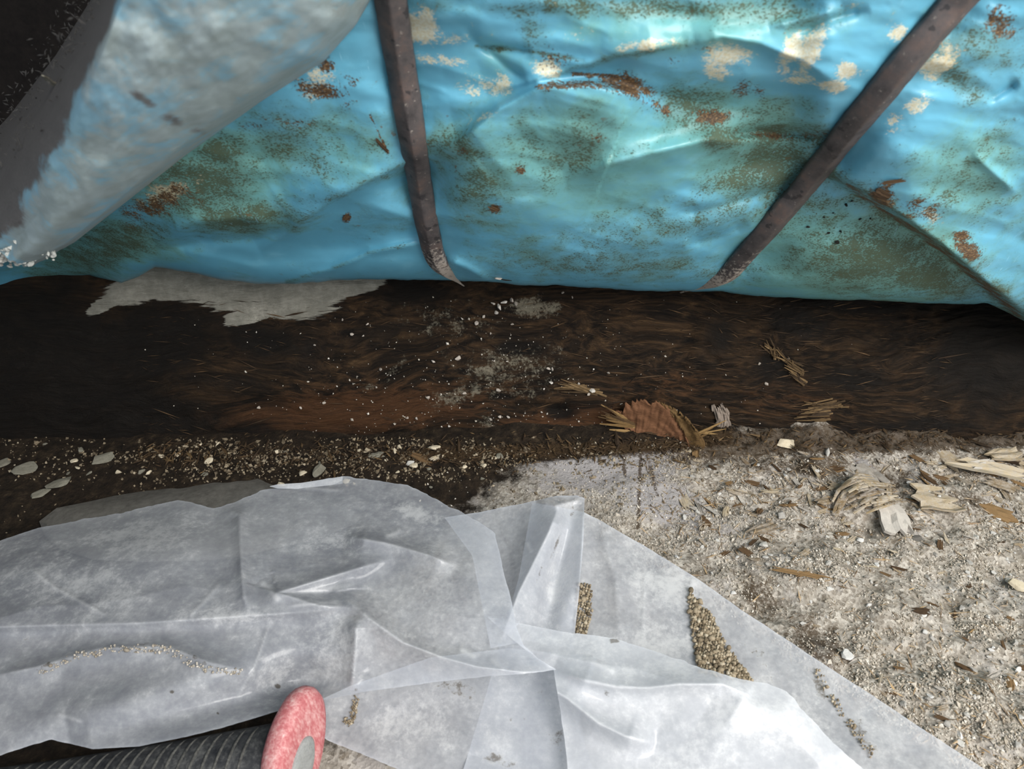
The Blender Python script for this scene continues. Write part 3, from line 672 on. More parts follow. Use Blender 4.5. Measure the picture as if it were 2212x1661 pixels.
# polyhedral grains, joined: n little irregular octahedra
OCT = np.array([(1, 0, 0), (-1, 0, 0), (0, 1, 0), (0, -1, 0), (0, 0, 1), (0, 0, -1)], float)
OCTF = np.array([(0, 2, 4), (2, 1, 4), (1, 3, 4), (3, 0, 4), (2, 0, 5), (1, 2, 5), (3, 1, 5), (0, 3, 5)])
def rot_mats(n, g):
    q = g.normal(size=(n, 4)); q /= np.linalg.norm(q, axis=1)[:, None]
    a, b, c, d = q.T
    return np.stack([np.stack([1-2*(c*c+d*d), 2*(b*c-a*d), 2*(b*d+a*c)], -1), np.stack([2*(b*c+a*d), 1-2*(b*b+d*d), 2*(c*d-a*b)], -1), np.stack([2*(b*d-a*c), 2*(c*d+a*b), 1-2*(b*b+c*c)], -1)], 1)
def _subdiv():
    V = [tuple(v) for v in OCT]; idx = {}; Fc = []
    def mid_(a, b):
        k = (min(a, b), max(a, b))
        if k not in idx:
            m_ = (OCT[a]+OCT[b]); m_ = m_/np.linalg.norm(m_); idx[k] = len(V); V.append(tuple(m_))
        return idx[k]
    for a, b, c in OCTF:
        x, y, z = mid_(a, b), mid_(b, c), mid_(c, a); Fc += [(a, x, z), (x, b, y), (z, y, c), (x, y, z)]
    return np.array(V), np.array(Fc)
RV, RF = _subdiv()
def grains(name, pos, size, mat, aspect=(1, 1, 1), tint=None, seed=1, yaw_only=False, smooth=False, rounded=False):
    g = np.random.default_rng(seed); n = len(pos)
    BV, BF = (RV, RF) if rounded else (OCT, OCTF)
    nv_ = len(BV)
    lo_ = 0.82 if rounded else 0.6
    sh = BV[None]*(g.uniform(lo_, 1.15, (n, nv_, 1)))*np.asarray(aspect)
    if yaw_only:
        a = g.uniform(0, math.pi, n); tl = g.normal(0, 0.22, n)
        R = np.zeros((n, 3, 3)); R[:, 0, 0] = np.cos(a); R[:, 0, 1] = -np.sin(a); R[:, 1, 0] = np.sin(a); R[:, 1, 1] = np.cos(a); R[:, 2, 2] = 1; R[:, 2, 0] = tl
    else: R = rot_mats(n, g)
    V = np.einsum('nij,nkj->nki', R, sh)*np.asarray(size)[:, None, None] + np.asarray(pos)[:, None]
    Fc = (BF[None]+nv_*np.arange(n)[:, None, None]).reshape(-1, 3)
    tn = g.uniform(0, 1, n) if tint is None else tint
    return obj(name, make_mesh(name, V, Fc, dict(tint=np.repeat(tn, nv_)), smooth), mat)

# fuzz along the dark side of the flap and foam crumbs on its torn corner
g = np.random.default_rng(5)
nf = 1500
ri = g.integers(8, nrow-10, nf); ci = (g.random(nf)**1.5*26).astype(int)
fz_ = grains('fuzz', PF[ri, ci] + g.normal(0, 0.006, (nf, 3)), g.uniform(0.0005, 0.0015, nf), M_FUZZ, (1.8, 0.5, 0.35), seed=6)
under(fz_, flap); tag(fz_, 'grey fibrous fuzz', kind='stuff')
nf = 260
fp = off_pt(g.normal(30, 34, nf), g.normal(548, 11, nf), g.normal(0.047, 0.003, nf))
fm = grains('foam_crumbs', fp, g.uniform(0.0007, 0.0019, nf), M_FOAM, (1.3, 0.9, 0.8), seed=8, rounded=True)
under(fm, flap); tag(fm, 'white foam crumbs on the torn corner', kind='stuff')
# small clear shard poking out
def splinter_mesh(name, p0, p1, r, n=6, seed=0, flat=0.4):
    g = np.random.default_rng(seed)
    p0 = np.array(p0, float); p1 = np.array(p1, float); ax = p1-p0; L = np.linalg.norm(ax); ax /= L
    s1 = np.cross(ax, [0.3, 0.2, 1.0]); s1 /= np.linalg.norm(s1); s2 = np.cross(ax, s1)
    V = []; m = 5
    for i in range(n+1):
        t = i/n; rr = r*(0.9*math.sin(math.pi*(0.12+0.80*t))**0.7+0.08)
        off = s1*g.normal(0, r*0.15)+s2*g.normal(0, r*0.1)
        for j in range(m):
            a = 2*math.pi*j/m
            V.append(p0+ax*L*t + off + s1*rr*math.cos(a)*g.uniform(.8, 1.2) + s2*rr*flat*math.sin(a)*g.uniform(.8, 1.2))
    Fc = [(i*m+j, i*m+(j+1) % m, (i+1)*m+(j+1) % m, (i+1)*m+j) for i in range(n) for j in range(m)]
    Fc += [tuple(range(m))[::-1], tuple(n*m+j for j in range(m))]
    return make_mesh(name, np.array(V), Fc, smooth=False)
a_ = off_pt(np.array(135.), np.array(197.), np.array(0.002)); b_ = off_pt(np.array(92.), np.array(163.), np.array(0.016))
under(obj('shard', splinter_mesh('shard', a_, b_, 0.0022, seed=3), M_FLAKE), flap)['label'] = 'thin pale shard'

# ================================================================== POLYETHYLENE FILM
def coons(top, bot, left, right, nu, nv):
    T, B, L, R = resample(top, nu), resample(bot, nu), resample(left, nv), resample(right, nv)
    s = np.linspace(0, 1, nu)[None, :, None]; t = np.linspace(0, 1, nv)[:, None, None]
    return ((1-t)*T[None]+t*B[None]+(1-s)*L[:, None]+s*R[:, None]
            - ((1-s)*(1-t)*T[0]+s*(1-t)*T[-1]+(1-s)*t*B[0]+s*t*B[-1]))
def film(name, top, bot, left, right, nu, nv, label, creases=(), dents=(), lines=(), scuff=(), dirt=(), rag=(3, 0, 0, 0), amp=1.0, seed=0, milk=0.0):
    G = coons(top, bot, left, right, nu, nv)
    u, v, h = G[..., 0].copy(), G[..., 1].copy(), G[..., 2].copy()
    iu = np.arange(nu)[None]; iv = np.arange(nv)[:, None]
    # ragged cut edges
    for r, dist in zip(rag, (iv+0*iu, nv-1-iv+0*iu, iu+0*iv, nu-1-iu+0*iv)):
        if r: v += r*np.exp(-dist/3.0)*fbm(u/22, v/22, 200+seed, 3); u += r*np.exp(-dist/3.0)*fbm(u/22, v/22, 210+seed, 3)
    cr = np.zeros_like(u)
    for (poly, a, near, far) in creases:
        d, s, pos = seg_dist(u, v, poly)
        tp = np.clip(np.minimum(pos, 1-pos)*6, 0, 1)
        h += a*tp*np.where(s > 0, np.exp(-(d/far)**1.15), np.exp(-(d/near)**1.15))
        if a > 0: cr = np.maximum(cr, tp*np.exp(-(d/4.0)**2)*min(.45, abs(a)/0.03))
    for (poly, wd, s_) in lines:
        d, s, pos = seg_dist(u, v, poly); tp = np.clip(np.minimum(pos, 1-pos)*8, 0, 1)
        cr = np.maximum(cr, s_*tp*np.exp(-(d/wd)**2)); h += 0.0012*s_*tp*np.exp(-(d/wd/1.5)**2)
    for (cu, cv, ru, rv, a, s_) in dents:
        h += np.sign(s_)*splat(u, v, [(cu, cv, ru, rv, a, abs(s_))])
    h += amp*(0.0030*fbm(u/260, v/170, 220+seed, 2) + 0.0016*(ridged(u/230+v/300, v/150-u/330, 230+seed, 1)-0.5))
    P_ = on_ground(u, v, h)
    ed = np.exp(-np.minimum(np.minimum(iv+0*iu, nv-1-iv+0*iu), np.minimum(iu+0*iv, nu-1-iu+0*iv))/1.3)
    at = dict(crease=cr, edge=ed, scuff=0.25+splat(u, v, scuff) if scuff else u*0+0.3, dirt=splat(u, v, dirt) if dirt else u*0, milk=u*0+milk)
    o = grid_obj(name, P_, at, M_FILM, flip=True)
    return tag(o, label, 'plastic film'), P_, u, v
# lowest: right hand sheet lying on the grit
fC, PC, uC, vC = film('plastic_film', [(1150, 1085, .030), (1262, 1106, .030), (1300, 1126, .026), (1400, 1184, .022), (1510, 1252, .022), (1600, 1316, .022), (1700, 1382, .022), (1800, 1448, .024), (1900, 1512, .024), (2010, 1586, .024), (2130, 1663, .026), (2340, 1800, .03)],
     [(950, 1830, .016), (1400, 1840, .018), (1900, 1840, .022), (2300, 1840, .026)],
     [(1150, 1085, .030), (1120, 1250, .018), (1050, 1500, .014), (950, 1830, .016)], [(2340, 1800, .03), (2320, 1820, .028), (2300, 1840, .026)], 220, 150,
     'thin milky film lying flat on the grit with a straight diagonal edge',
     creases=[([(1290, 1120), (1330, 1250), (1340, 1400)], .004, 60, 20)], lines=[([(1395, 1210), (1390, 1390)], 3, .5), ([(1500, 1250), (1490, 1290)], 5, .8), ([(1300, 1150), (1320, 1143)], 4, .9)],
     scuff=[(1440, 1260, 90, 60, 30, .5), (1420, 1400, 80, 60, 0, .5), (1750, 1560, 120, 60, 30, .3)], dirt=[(1540, 1400, 34, 80, -18, 1.1), (1590, 1370, 40, 16, 40, .7), (1640, 1410, 60, 26, 40, .62), (1770, 1480, 16, 60, -20, .85), (1850, 1580, 26, 60, -30, .85), (1880, 1620, 30, 20, 0, .7), (1700, 1480, 60, 16, 20, .6), (1255, 1320, 22, 70, 0, .6)], rag=(1, 0, 0, 0), amp=0.6, seed=1)
# lower middle sheet
fE, PE, uE, vE = film('plastic_film', [(620, 1545, .014), (760, 1480, .018), (930, 1420, .022), (1100, 1400, .024), (1290, 1420, .024)],
     [(1010, 1790, .010), (1150, 1800, .012), (1330, 1830, .014)],
     [(620, 1545, .014), (710, 1600, .010), (790, 1632, .010), (860, 1662, .010), (1010, 1790, .010)], [(1290, 1420, .024), (1250, 1560, .020), (1330, 1830, .014)], 130, 110,
     'cloudy film patch at bottom centre marked with dark blotches',
     scuff=[(880, 1560, 120, 60, 0, .45)], dirt=[(1000, 1490, 80, 30, 10, .75), (1130, 1560, 40, 30, 30, .65), (1060, 1640, 30, 20, 0, .7), (1200, 1600, 40, 60, 0, .6), (770, 1520, 20, 50, 15, .7), (1180, 1500, 60, 30, 0, .55), (1100, 1655, 60, 16, 0, .6)], rag=(0, 0, 2, 0), amp=0.7, seed=2)
# standing pleat in the middle
fB, PBm, uBm, vBm = film('plastic_film', [(960, 1118, .034), (1060, 1102, .038), (1160, 1080, .052), (1200, 1071, .058), (1245, 1070, .060), (1263, 1076, .060)],
     [(1060, 1400, .032), (1140, 1385, .032), (1238, 1400, .030)],
     [(960, 1118, .034), (1020, 1200, .032), (1060, 1400, .032)], [(1263, 1076, .060), (1260, 1170, .054), (1250, 1290, .044), (1238, 1400, .030)], 110, 110,
     'pointed fold of clear film standing between two larger sheets',
     creases=[([(1215, 1075), (1185, 1150), (1120, 1280), (1080, 1390)], .017, 46, 34), ([(1262, 1078), (1250, 1300)], .008, 30, 30), ([(1160, 1082), (1200, 1092), (1262, 1078)], .006, 12, 10)],
     dents=[(1205, 1240, 22, 120, 14, -.014)], lines=[([(1135, 1170), (1148, 1195)], 4, 1.0)],
     scuff=[(1210, 1300, 30, 60, 10, .5)], dirt=[(1200, 1180, 5, 46, 24, .9), (1165, 1240, 6, 26, 20, .9), (1235, 1110, 6, 40, 8, .75), (1200, 1320, 12, 6, 0, .8)], rag=(1.5, 0, 0, 0), amp=0.5, seed=3)
# bright upper band on the right
fD, PD, uD, vD = film('plastic_film', [(1050, 1332, .040), (1118, 1345, .046), (1230, 1366, .050), (1325, 1378, .052), (1420, 1408, .054), (1520, 1444, .056), (1600, 1466, .056), (1660, 1478, .056), (1700, 1492, .056), (1730, 1530, .055), (1780, 1584, .054), (1830, 1632, .054), (1870, 1664, .054), (1990, 1800, .05)],
     [(1236, 1800, .024), (1500, 1820, .032), (1990, 1830, .046)],
     [(1050, 1332, .040), (1130, 1400, .044), (1196, 1446, .042), (1208, 1520, .034), (1220, 1600, .028), (1226, 1662, .026), (1236, 1800, .024)], [(1990, 1800, .05), (1990, 1815, .048), (1990, 1830, .046)], 220, 150,
     'brightest white film fold sweeping from the centre to the lower right',
     creases=[([(1196, 1446), (1262, 1470), (1330, 1484), (1400, 1486), (1470, 1478), (1560, 1478), (1620, 1500)], .012, 40, 18), ([(1130, 1455), (1220, 1505), (1290, 1560), (1350, 1590), (1415, 1606)], .015, 30, 22), ([(1560, 1480), (1680, 1560), (1760, 1640), (1800, 1700)], .008, 90, 90)],
     scuff=[(1620, 1540, 120, 60, 30, .6), (1500, 1620, 120, 60, 0, .35), (1360, 1420, 160, 30, 15, .4)], dirt=[(1310, 1500, 14, 24, 0, .75), (1325, 1385, 16, 8, 0, 1.1)], lines=[([(1260, 1420), (1330, 1452)], 5, .6)], rag=(3, 0, 1, 0), amp=0.8, seed=4, milk=.13)
# big sheet on the left, folded over
topA = [(-220, 1236, .030), (-60, 1186, .030), (0, 1166, .031), (90, 1140, .033), (170, 1124, .034), (260, 1108, .036), (330, 1092, .038), (385, 1080, .040), (410, 1083, .040), (440, 1094, .040), (462, 1100, .040), (500, 1086, .042), (552, 1066, .044), (562, 1060, .044), (612, 1054, .044), (640, 1048, .046), (690, 1038, .046), (740, 1029, .048), (780, 1032, .048), (830, 1040, .048), (880, 1047, .050), (925, 1068, .052), (970, 1095, .054), (1010, 1112, .056), (1045, 1136, .058), (1067, 1152, .058)]
fA, PA, uA, vA = film('plastic_film', topA,
     [(-220, 1690, .028), (0, 1632, .032), (60, 1612, .034), (110, 1597, .036), (150, 1606, .036), (200, 1618, .042), (300, 1612, .047), (400, 1592, .049), (480, 1572, .049), (560, 1548, .047), (615, 1532, .042), (700, 1511, .036), (800, 1492, .036), (935, 1474, .040), (1060, 1460, .046), (1150, 1454, .050), (1202, 1446, .052)],
     [(-220, 1236, .030), (-220, 1400, .05), (-220, 1690, .028)], [(1067, 1152, .058), (1078, 1190, .060), (1092, 1250, .060), (1105, 1300, .060), (1114, 1350, .060), (1132, 1395, .058), (1165, 1425, .055), (1202, 1446, .052)], 330, 210,
     'large folded milky film with a torn curved edge beside the hammer handle',
     creases=[([(-200, 1362), (60, 1352), (300, 1346), (420, 1338), (540, 1330), (660, 1322), (770, 1312)], .008, 150, 16), ([(720, 1268), (790, 1330), (870, 1388), (950, 1418), (1030, 1440), (1130, 1452), (1200, 1448)], .016, 26, 40),
              ([(770, 1312), (690, 1308), (600, 1280), (700, 1250), (850, 1205)], .010, 30, 20), ([(480, 1098), (518, 1112), (522, 1220), (528, 1290), (540, 1330)], .006, 16, 14), ([(745, 1158), (830, 1172), (930, 1200), (985, 1224)], .010, 22, 26), ([(-60, 1470), (80, 1440), (220, 1400), (360, 1396), (450, 1430), (540, 1450)], .007, 20, 40),
              ([(770, 1330), (768, 1400), (760, 1490)], .010, 22, 22)],
     dents=[(560, 1500, 260, 34, -12, -.012), (250, 1530, 200, 50, -14, .010), (640, 1460, 70, 40, 0, -.010), (300, 1200, 300, 60, -6, .008), (980, 1300, 90, 80, 20, .008)],
     lines=[([(60, 1225), (120, 1270), (240, 1335)], 4, .6), ([(405, 1335), (440, 1300), (480, 1255)], 4, .6), ([(590, 1040), (650, 1052), (745, 1060)], 3, .6), ([(583, 1345), (550, 1440), (512, 1510)], 2.5, .5), ([(830, 1160), (860, 1148), (864, 1138)], 4, .8), ([(120, 1540), (180, 1560)], 5, .5), ([(560, 1255), (580, 1270), (605, 1300)], 7, .8), ([(600, 1288), (770, 1262)], 5, .5), ([(620, 1310), (740, 1298)], 4, .6), ([(990, 1400), (1030, 1420)], 6, 1.0), ([(1055, 1420), (1090, 1450)], 5, .8)],
     scuff=[(300, 1160, 120, 40, -10, .5), (720, 1170, 60, 26, 10, .5), (130, 1270, 160, 70, 0, .4), (900, 1110, 60, 16, 20, .7), (700, 1400, 60, 60, 0, .4), (480, 1330, 100, 16, 0, .6), (600, 1460, 60, 60, 0, .3)],
     dirt=[(250, 1400, 160, 7, -8, .75), (90, 1440, 50, 9, -25, .8), (430, 1425, 50, 10, 30, .8), (480, 1450, 60, 8, 5, .65), (600, 1483, 8, 7, 0, 1.2), (372, 1494, 8, 6, 0, 1.1), (472, 1541, 5, 5, 0, 1.1), (860, 1050, 40, 5, 8, .5), (770, 1490, 8, 8, 0, 1.0), (60, 1385, 40, 14, -10, .55)], rag=(3, 1, 0, 1.5), amp=0.9, seed=5, milk=-.06)
# little torn tongue on its upper edge
tp = resample([(583, 1050, .050), (600, 1046, .050), (650, 1043, .049), (740, 1029, .048)], 30); bt = resample([(583, 1051, .050), (600, 1055, .049), (640, 1056, .047), (740, 1045, .047)], 30)
Pt = np.stack([on_ground((tp[:, 0]*(1-k)+bt[:, 0]*k), (tp[:, 1]*(1-k)+bt[:, 1]*k), (tp[:, 2]*(1-k)+bt[:, 2]*k)+0.001) for k in np.linspace(0, 1, 5)])
to = grid_obj('torn_tongue', Pt, dict(crease=np.full(Pt.shape[:2], .5), edge=np.full(Pt.shape[:2], .6), scuff=np.full(Pt.shape[:2], .3), dirt=np.zeros(Pt.shape[:2])), M_FILM, flip=True)
to.parent = fA
def film_pt(Pg, ug, vg, u, v, off=0.001):
    k = np.argmin((ug-u)**2+(vg-v)**2)
    return Pg.reshape(-1, 3)[k] + np.array([0, 0, off])

# ================================================================== HAMMER HANDLE, bottom left
ham = empty('hammer', (0, 0, 0))
tag(ham, 'hammer handle with ribbed black grip and worn red butt end', 'hammer')
pA = on_ground(np.array(618.), np.array(1636.), np.array(0.026)); pB = on_ground(np.array(-60.), np.array(1750.), np.array(0.020))
ax = pB-pA; L = np.linalg.norm(ax); ax /= L
sX = np.cross(ax, [0, 0, 1]); sX /= np.linalg.norm(sX); sZ = np.cross(sX, ax)
if sZ[2] < 0: sZ = -sZ
n, m = 140, 40
V = np.zeros((n, m, 3)); an = np.linspace(0, 2*math.pi, m, endpoint=False)
for i in range(n):
    t_ = i/(n-1); d_ = t_*L
    rw = 0.0210 - 0.0015*math.sin(t_*math.pi) - 0.004*sst(0.05, 0.0, t_); rh = 0.0180 - 0.001*math.sin(t_*math.pi) - 0.003*sst(0.05, 0.0, t_)
    V[i] = pA + ax*d_ + sX*(rw*np.cos(an))[:, None] + sZ*(rh*np.sin(an))[:, None]
Fg = [(i*m+j, i*m+(j+1) % m, (i+1)*m+(j+1) % m, (i+1)*m+j) for i in range(n-1) for j in range(m)]
Fg += [tuple(range(m))[::-1], tuple((n-1)*m+j for j in range(m))]
grip = under(obj('grip', make_mesh('grip', V, Fg), M_GRIP), ham)
# slanted raised ribs, each a short curved bar
for k in range(24):
    d0 = 0.020 + k*0.0072
    if d0 > L-0.02: break
    nn = 14; Vr = np.zeros((nn, 6, 3))
    for i in range(nn):
        a = math.radians(42 + 100*i/(nn-1)); dd_ = d0 + 0.010*(i/(nn-1)-0.5)
        t_ = dd_/L
        rw = 0.0210 - 0.0015*math.sin(t_*math.pi); rh = 0.0180 - 0.001*math.sin(t_*math.pi)
        cpt = pA + ax*dd_ + sX*rw*math.cos(a) + sZ*rh*math.sin(a)
        nr_ = sX*math.cos(a)+sZ*math.sin(a); s_ = 0.00085*math.sin(math.pi*(0.1+0.8*i/(nn-1)))
        for j in range(6):
            b = 2*math.pi*j/6; Vr[i, j] = cpt + ax*(s_*1.1*math.cos(b)) + nr_*(s_*math.sin(b)*1.1)
    Fr = [(i*6+j, i*6+(j+1) % 6, (i+1)*6+(j+1) % 6, (i+1)*6+j) for i in range(nn-1) for j in range(6)] + [tuple(range(6))[::-1], tuple((nn-1)*6+j for j in range(6))]
    obj('grip_rib', make_mesh('grip_rib', Vr, Fr), M_GROOVE).parent = grip
# red butt: rounded oval disc seen nearly edge on, facing right and up
cB = on_ground(np.array(640.), np.array(1628.), np.array(0.030))
nB = Vector((0.93, -0.30, 0.16)).normalized(); nB = np.array(nB)
tB = np.array([0.16, 0.62, 0.6]); tB = tB - nB*(tB @ nB); tB /= np.linalg.norm(tB); bB = np.cross(nB, tB)
def disc(name, c, rt, rb, prof, mat, seed=0):
    m = 56; an = np.linspace(0, 2*math.pi, m, endpoint=False); V = []
    for (s, dn) in prof:
        wob = 1 + 0.015*fbm(np.cos(an)*3+seed, np.sin(an)*3, 301, 3)
        V.append(c + nB*dn + tB*(rt*s*wob*np.sin(an))[:, None] + bB*(rb*s*wob*np.cos(an))[:, None])
    V = np.concatenate(V); k = len(prof)
    Fc = [(i*m+j, i*m+(j+1) % m, (i+1)*m+(j+1) % m, (i+1)*m+j) for i in range(k-1) for j in range(m)] + [tuple(range(m))[::-1], tuple((k-1)*m+j for j in range(m))]
    return under(obj(name, make_mesh(name, V, Fc), mat), ham)
cap = disc('butt_cap', cB, 0.038, 0.0240, [(0.55, -0.011), (0.80, -0.010), (0.94, -0.007), (1.0, -0.003), (1.0, 0.001), (0.95, 0.004), (0.85, 0.0055), (0.62, 0.006), (0.50, 0.0055)], M_RED)
tang = disc('steel_tang', cB-tB*0.006, 0.0170, 0.0105, [(0.9, 0.003), (1.0, 0.004), (1.0, 0.0064), (0.9, 0.0072), (0.5, 0.0074)], M_STEEL, 3)
tang.parent = cap; tang.matrix_parent_inverse = Matrix.Identity(4); tang['label'] = 'dull grey steel end of the tang'

# ================================================================== STONES, CHIPS, GRIT
def ground_at_px(u, v, lift=0.0):
    p = on_ground(np.array(float(u)), np.array(float(v)), np.array(0.01))
    for _ in range(4):
        p = on_ground(np.array(float(u)), np.array(float(v)), ground_h(p[0], p[1]))
    return p + np.array([0, 0, lift])
def stone_mesh(name, seed, sc=(1, 1, 0.7), facets=False):
    import bmesh
    bm = bmesh.new(); bmesh.ops.create_icosphere(bm, subdivisions=3, radius=1.0)
    g = np.random.default_rng(seed)
    cuts = g.normal(size=(13, 3)); cuts /= np.linalg.norm(cuts, axis=1)[:, None]; cd = g.uniform(0.45, 0.80, 13)
    for vtx in bm.verts:
        p = np.array(vtx.co)
        for c_, d_ in zip(cuts, cd):
            e = p @ c_ - d_
            if e > 0: p = p - c_*e
        p = p*(1+0.012*g.normal())
        vtx.co = p*np.array(sc)
    me = bpy.data.meshes.new(name); bm.to_mesh(me); bm.free()
    me.polygons.foreach_set('use_smooth', np.full(len(me.polygons), not facets))
    me.set_sharp_from_angle(angle=0.42)
    return me
def chip_mesh(name, seed, thick=0.12, curl=0.15):
    """irregular splintery slab, 2 long in x, about 1 wide in y, with jagged ends"""
    g = np.random.default_rng(seed); ns = 6; nx = 5
    ys = np.linspace(-0.5, 0.5, ns+1); V = []; Fc = []
    e0 = g.uniform(-1.15, -0.5, ns+1); e1 = g.uniform(0.5, 1.15, ns+1); zj = g.normal(0, .10, ns+1); tw = g.uniform(-.3, .3)
    for side in (0, 1):
        for j in range(ns+1):
            for i in range(nx):
                x = e0[j]+(e1[j]-e0[j])*i/(nx-1)
                z = curl*(x*x*0.5) + 0.035*math.sin(seed*3.1+i*2.3+j*1.7) + zj[j] + tw*x*ys[j]
                V.append((x, ys[j]*(1-0.12*abs(x))+0.04*math.sin(i*2.1+seed), z+(thick if side else 0)))
    o = (ns+1)*nx
    q = lambda j, i: j*nx+i
    for j in range(ns):
        for i in range(nx-1):
            Fc.append((q(j, i), q(j+1, i), q(j+1, i+1), q(j, i+1))); Fc.append((o+q(j, i), o+q(j, i+1), o+q(j+1, i+1), o+q(j+1, i)))
    for j in range(ns):
        for i in (0, nx-1):
            a, b = q(j, i), q(j+1, i); Fc.append((a, o+a, o+b, b) if i == 0 else (a, b, o+b, o+a))
    for i in range(nx-1):
        for j in (0, ns):
            a, b = q(j, i), q(j, i+1); Fc.append((a, b, o+b, o+a) if j == 0 else (a, o+a, o+b, b))
    return make_mesh(name, np.array(V), Fc, smooth=False)
STONES = [stone_mesh('pebble', 40+k, (1, random.uniform(.7, .95), random.uniform(.5, .75))) for k in range(7)]
CHIPS = [chip_mesh('wood_chip', 60+k, random.uniform(.08, .2), random.uniform(-.1, .3)) for k in range(6)]
def place(name, me, mat, loc, size, rotz=0, tilt=(0, 0), label=None, cat=None, group=None):
    me2 = me
    if me.materials and me.materials[0] != mat:
        me2 = me.copy(); me2.materials.clear()
    o = obj(name, me2, mat)
    o.location = loc; o.scale = size if isinstance(size, (tuple, list)) else (size,)*3
    o.rotation_euler = (tilt[0], tilt[1], rotz)
    return tag(o, label, cat, group)
# materials per mesh variant
ST = {}
def stone(mat, k):
    key = (mat.name, k % 7)
    if key not in ST:
        m_ = STONES[k % 7].copy(); m_.materials.append(mat); ST[key] = m_
    return ST[key]
CH = {}
def chip(mat, k):
    key = (mat.name, k % 6)
    if key not in CH:
        m_ = CHIPS[k % 6].copy(); m_.materials.append(mat); CH[key] = m_
    return CH[key]
# -- stones one can single out
def named_stone(u, v, px, label, mat, k, flat=0.6, rot=0.3, lift=0.3, asp=0.8, name='stone', cat='stone', tilt=(0, 0)):
    p = ground_at_px(u, v); s = px*np.linalg.norm(p-CAM)/F
    return place(name, stone(mat, k), mat, p+np.array([0, 0, s*flat*lift]), (s, s*asp, s*flat), rot, tilt, label, cat)
named_stone(1697, 962, 25, 'cream faceted stone at the foot of the beam above the sand', M_CREAM, 1, .6, -0.3, .4, .7)
named_stone(133, 1046, 26, 'flat oval grey-green stone in the dark soil at far left', M_FLAKE, 2, .35, .4, .5, .85)
named_stone(87, 1071, 20, 'small flat stone just below the oval grey-green stone', M_FLAKE, 3, .4, .7, .5, .7)
named_stone(690, 1020, 24, 'pale striped stone poking up behind the torn film edge', M_FLAKE, 4, .8, 1.1, .4, .6)
named_stone(940, 971, 17, 'small cream stone in the dark debris below the beam', M_CREAM, 5, .6, .1, .4, .6)
named_stone(1826, 1418, 17, 'round white pebble beside the diagonal film edge', M_PEBBLE, 0, .8, .2, .4, .9)
named_stone(1687, 1115, 13, 'white pebble left of the curled wood shreds', M_PEBBLE, 1, .8, .2, .4, .9)
named_stone(1786, 980, 14, 'white oblong pebble standing in the humus under the beam', M_PEBBLE, 2, .8, 1.2, .4, .5)
named_stone(2196, 1272, 24, 'cream pebble at the right edge of the sand', M_CREAM, 3, .7, -.8, .4, .6)
named_stone(1980, 1165, 17, 'dark grey pebble below the square tan chip', M_ROCK, 4, .6, .2, .3, .6)
named_stone(2205, 915, 32, 'tan lump of stone at the right end of the beam foot', M_CREAM, 6, .9, .5, .35, .8)
named_stone(887, 1002, 12, 'blue-grey pebble in the dark debris above the torn film', M_PEBBLE, 6, .7, .2, .4, .8)
named_stone(1650, 1180, 12, 'small white pebble below the fibrous splinter in the sand', M_PEBBLE, 5, .8, .3, .4, .8)
# grey slab under the film
p = ground_at_px(400, 1092)
sl = stone_mesh('stone_slab', 91, (0.150, 0.062, 0.018)); place('stone_slab', sl, M_ROCK, p+np.array([0.03, 0.0, -0.001]), 1.0, 0.12, (0, 0), 'broad grey stone slab half hidden under the torn film', 'stone')
# -- flakes in the dark soil
def named_chip(u, v, lpx, wpx, ang, label, mat, k, tilt=(0, 0), name='wood_chip', cat='wood chip', lift=0.001, zt=None):
    p = ground_at_px(u, v); sc = np.linalg.norm(p-CAM)/F
    l = lpx*sc/2; wv_ = wpx*sc/0.72
    return place(name, chip(mat, k), mat, p+np.array([0, 0, lift]), (l, wv_, zt or min(l, wv_)*0.7), math.radians(ang), tilt, label, cat)
named_stone(55, 1015, 32, 'angular grey flake in the dark soil at left edge', M_FLAKE, 0, .22, 0.3, .6, .6, 'paint_flake', 'flake', (.2, .1))
named_stone(225, 992, 28, 'crumbly pale flake in dark soil left of centre', M_FLAKE, 1, .22, 0.5, .6, .6, 'paint_flake', 'flake', (.2, .1))
named_stone(5, 1005, 22, 'grey flake cut by the left edge of the picture', M_FLAKE, 5, .22, 1.2, .6, .6, 'paint_flake', 'flake', (.2, .1))
named_chip(910, 992, 62, 14, -28, 'thin olive splinter in the dark debris below the beam', M_BARK, 1, (0.1, 0.1), 'splinter', 'splinter')
named_chip(945, 990, 34, 9, 32, 'short brown splinter crossing the cream stone corner', M_CHIP, 3, (0, .1), 'splinter', 'splinter')
named_chip(815, 985, 34, 12, 18, 'small white flake in the debris under the beam', M_FLAKE, 4, (.1, 0), 'paint_flake', 'flake')
named_chip(2012, 1086, 84, 46, -8, 'squarish tan wood chip lying flat on the grit', M_CHIP, 2, (.06, .03), lift=.004)
named_chip(2050, 1000, 62, 20, -62, 'narrow tan chip standing up near the right edge', M_CHIP, 4, (.2, .1), lift=.004)
named_chip(2130, 1020, 120, 26, -24, 'long split tan chip near the right edge', M_CHIP, 0, (.1, -.05), lift=.004)
named_chip(2165, 1055, 56, 15, -34, 'slim yellow chip below the long split chip', M_CHIP, 5, (.1, 0), lift=.003)
named_chip(1640, 1150, 80, 17, 20, 'fibrous brown splinter lying in the middle of the sand', M_CHIP, 1, (0, .05), 'splinter', 'splinter', .003)
named_chip(1925, 1120, 90, 44, 84, 'upright pale wood chip crusted with sand', M_GREYCHIP, 3, (.15, -.1), lift=.004)
named_chip(1865, 1030, 80, 34, -64, 'sand covered board scrap below the beam at right', M_GREYCHIP, 0, (.1, -.1), lift=.003)
named_chip(1478, 1085, 46, 17, -78, 'small tan sliver stuck in the pale powder', M_CHIP, 2, (0, 0), 'splinter', 'splinter')
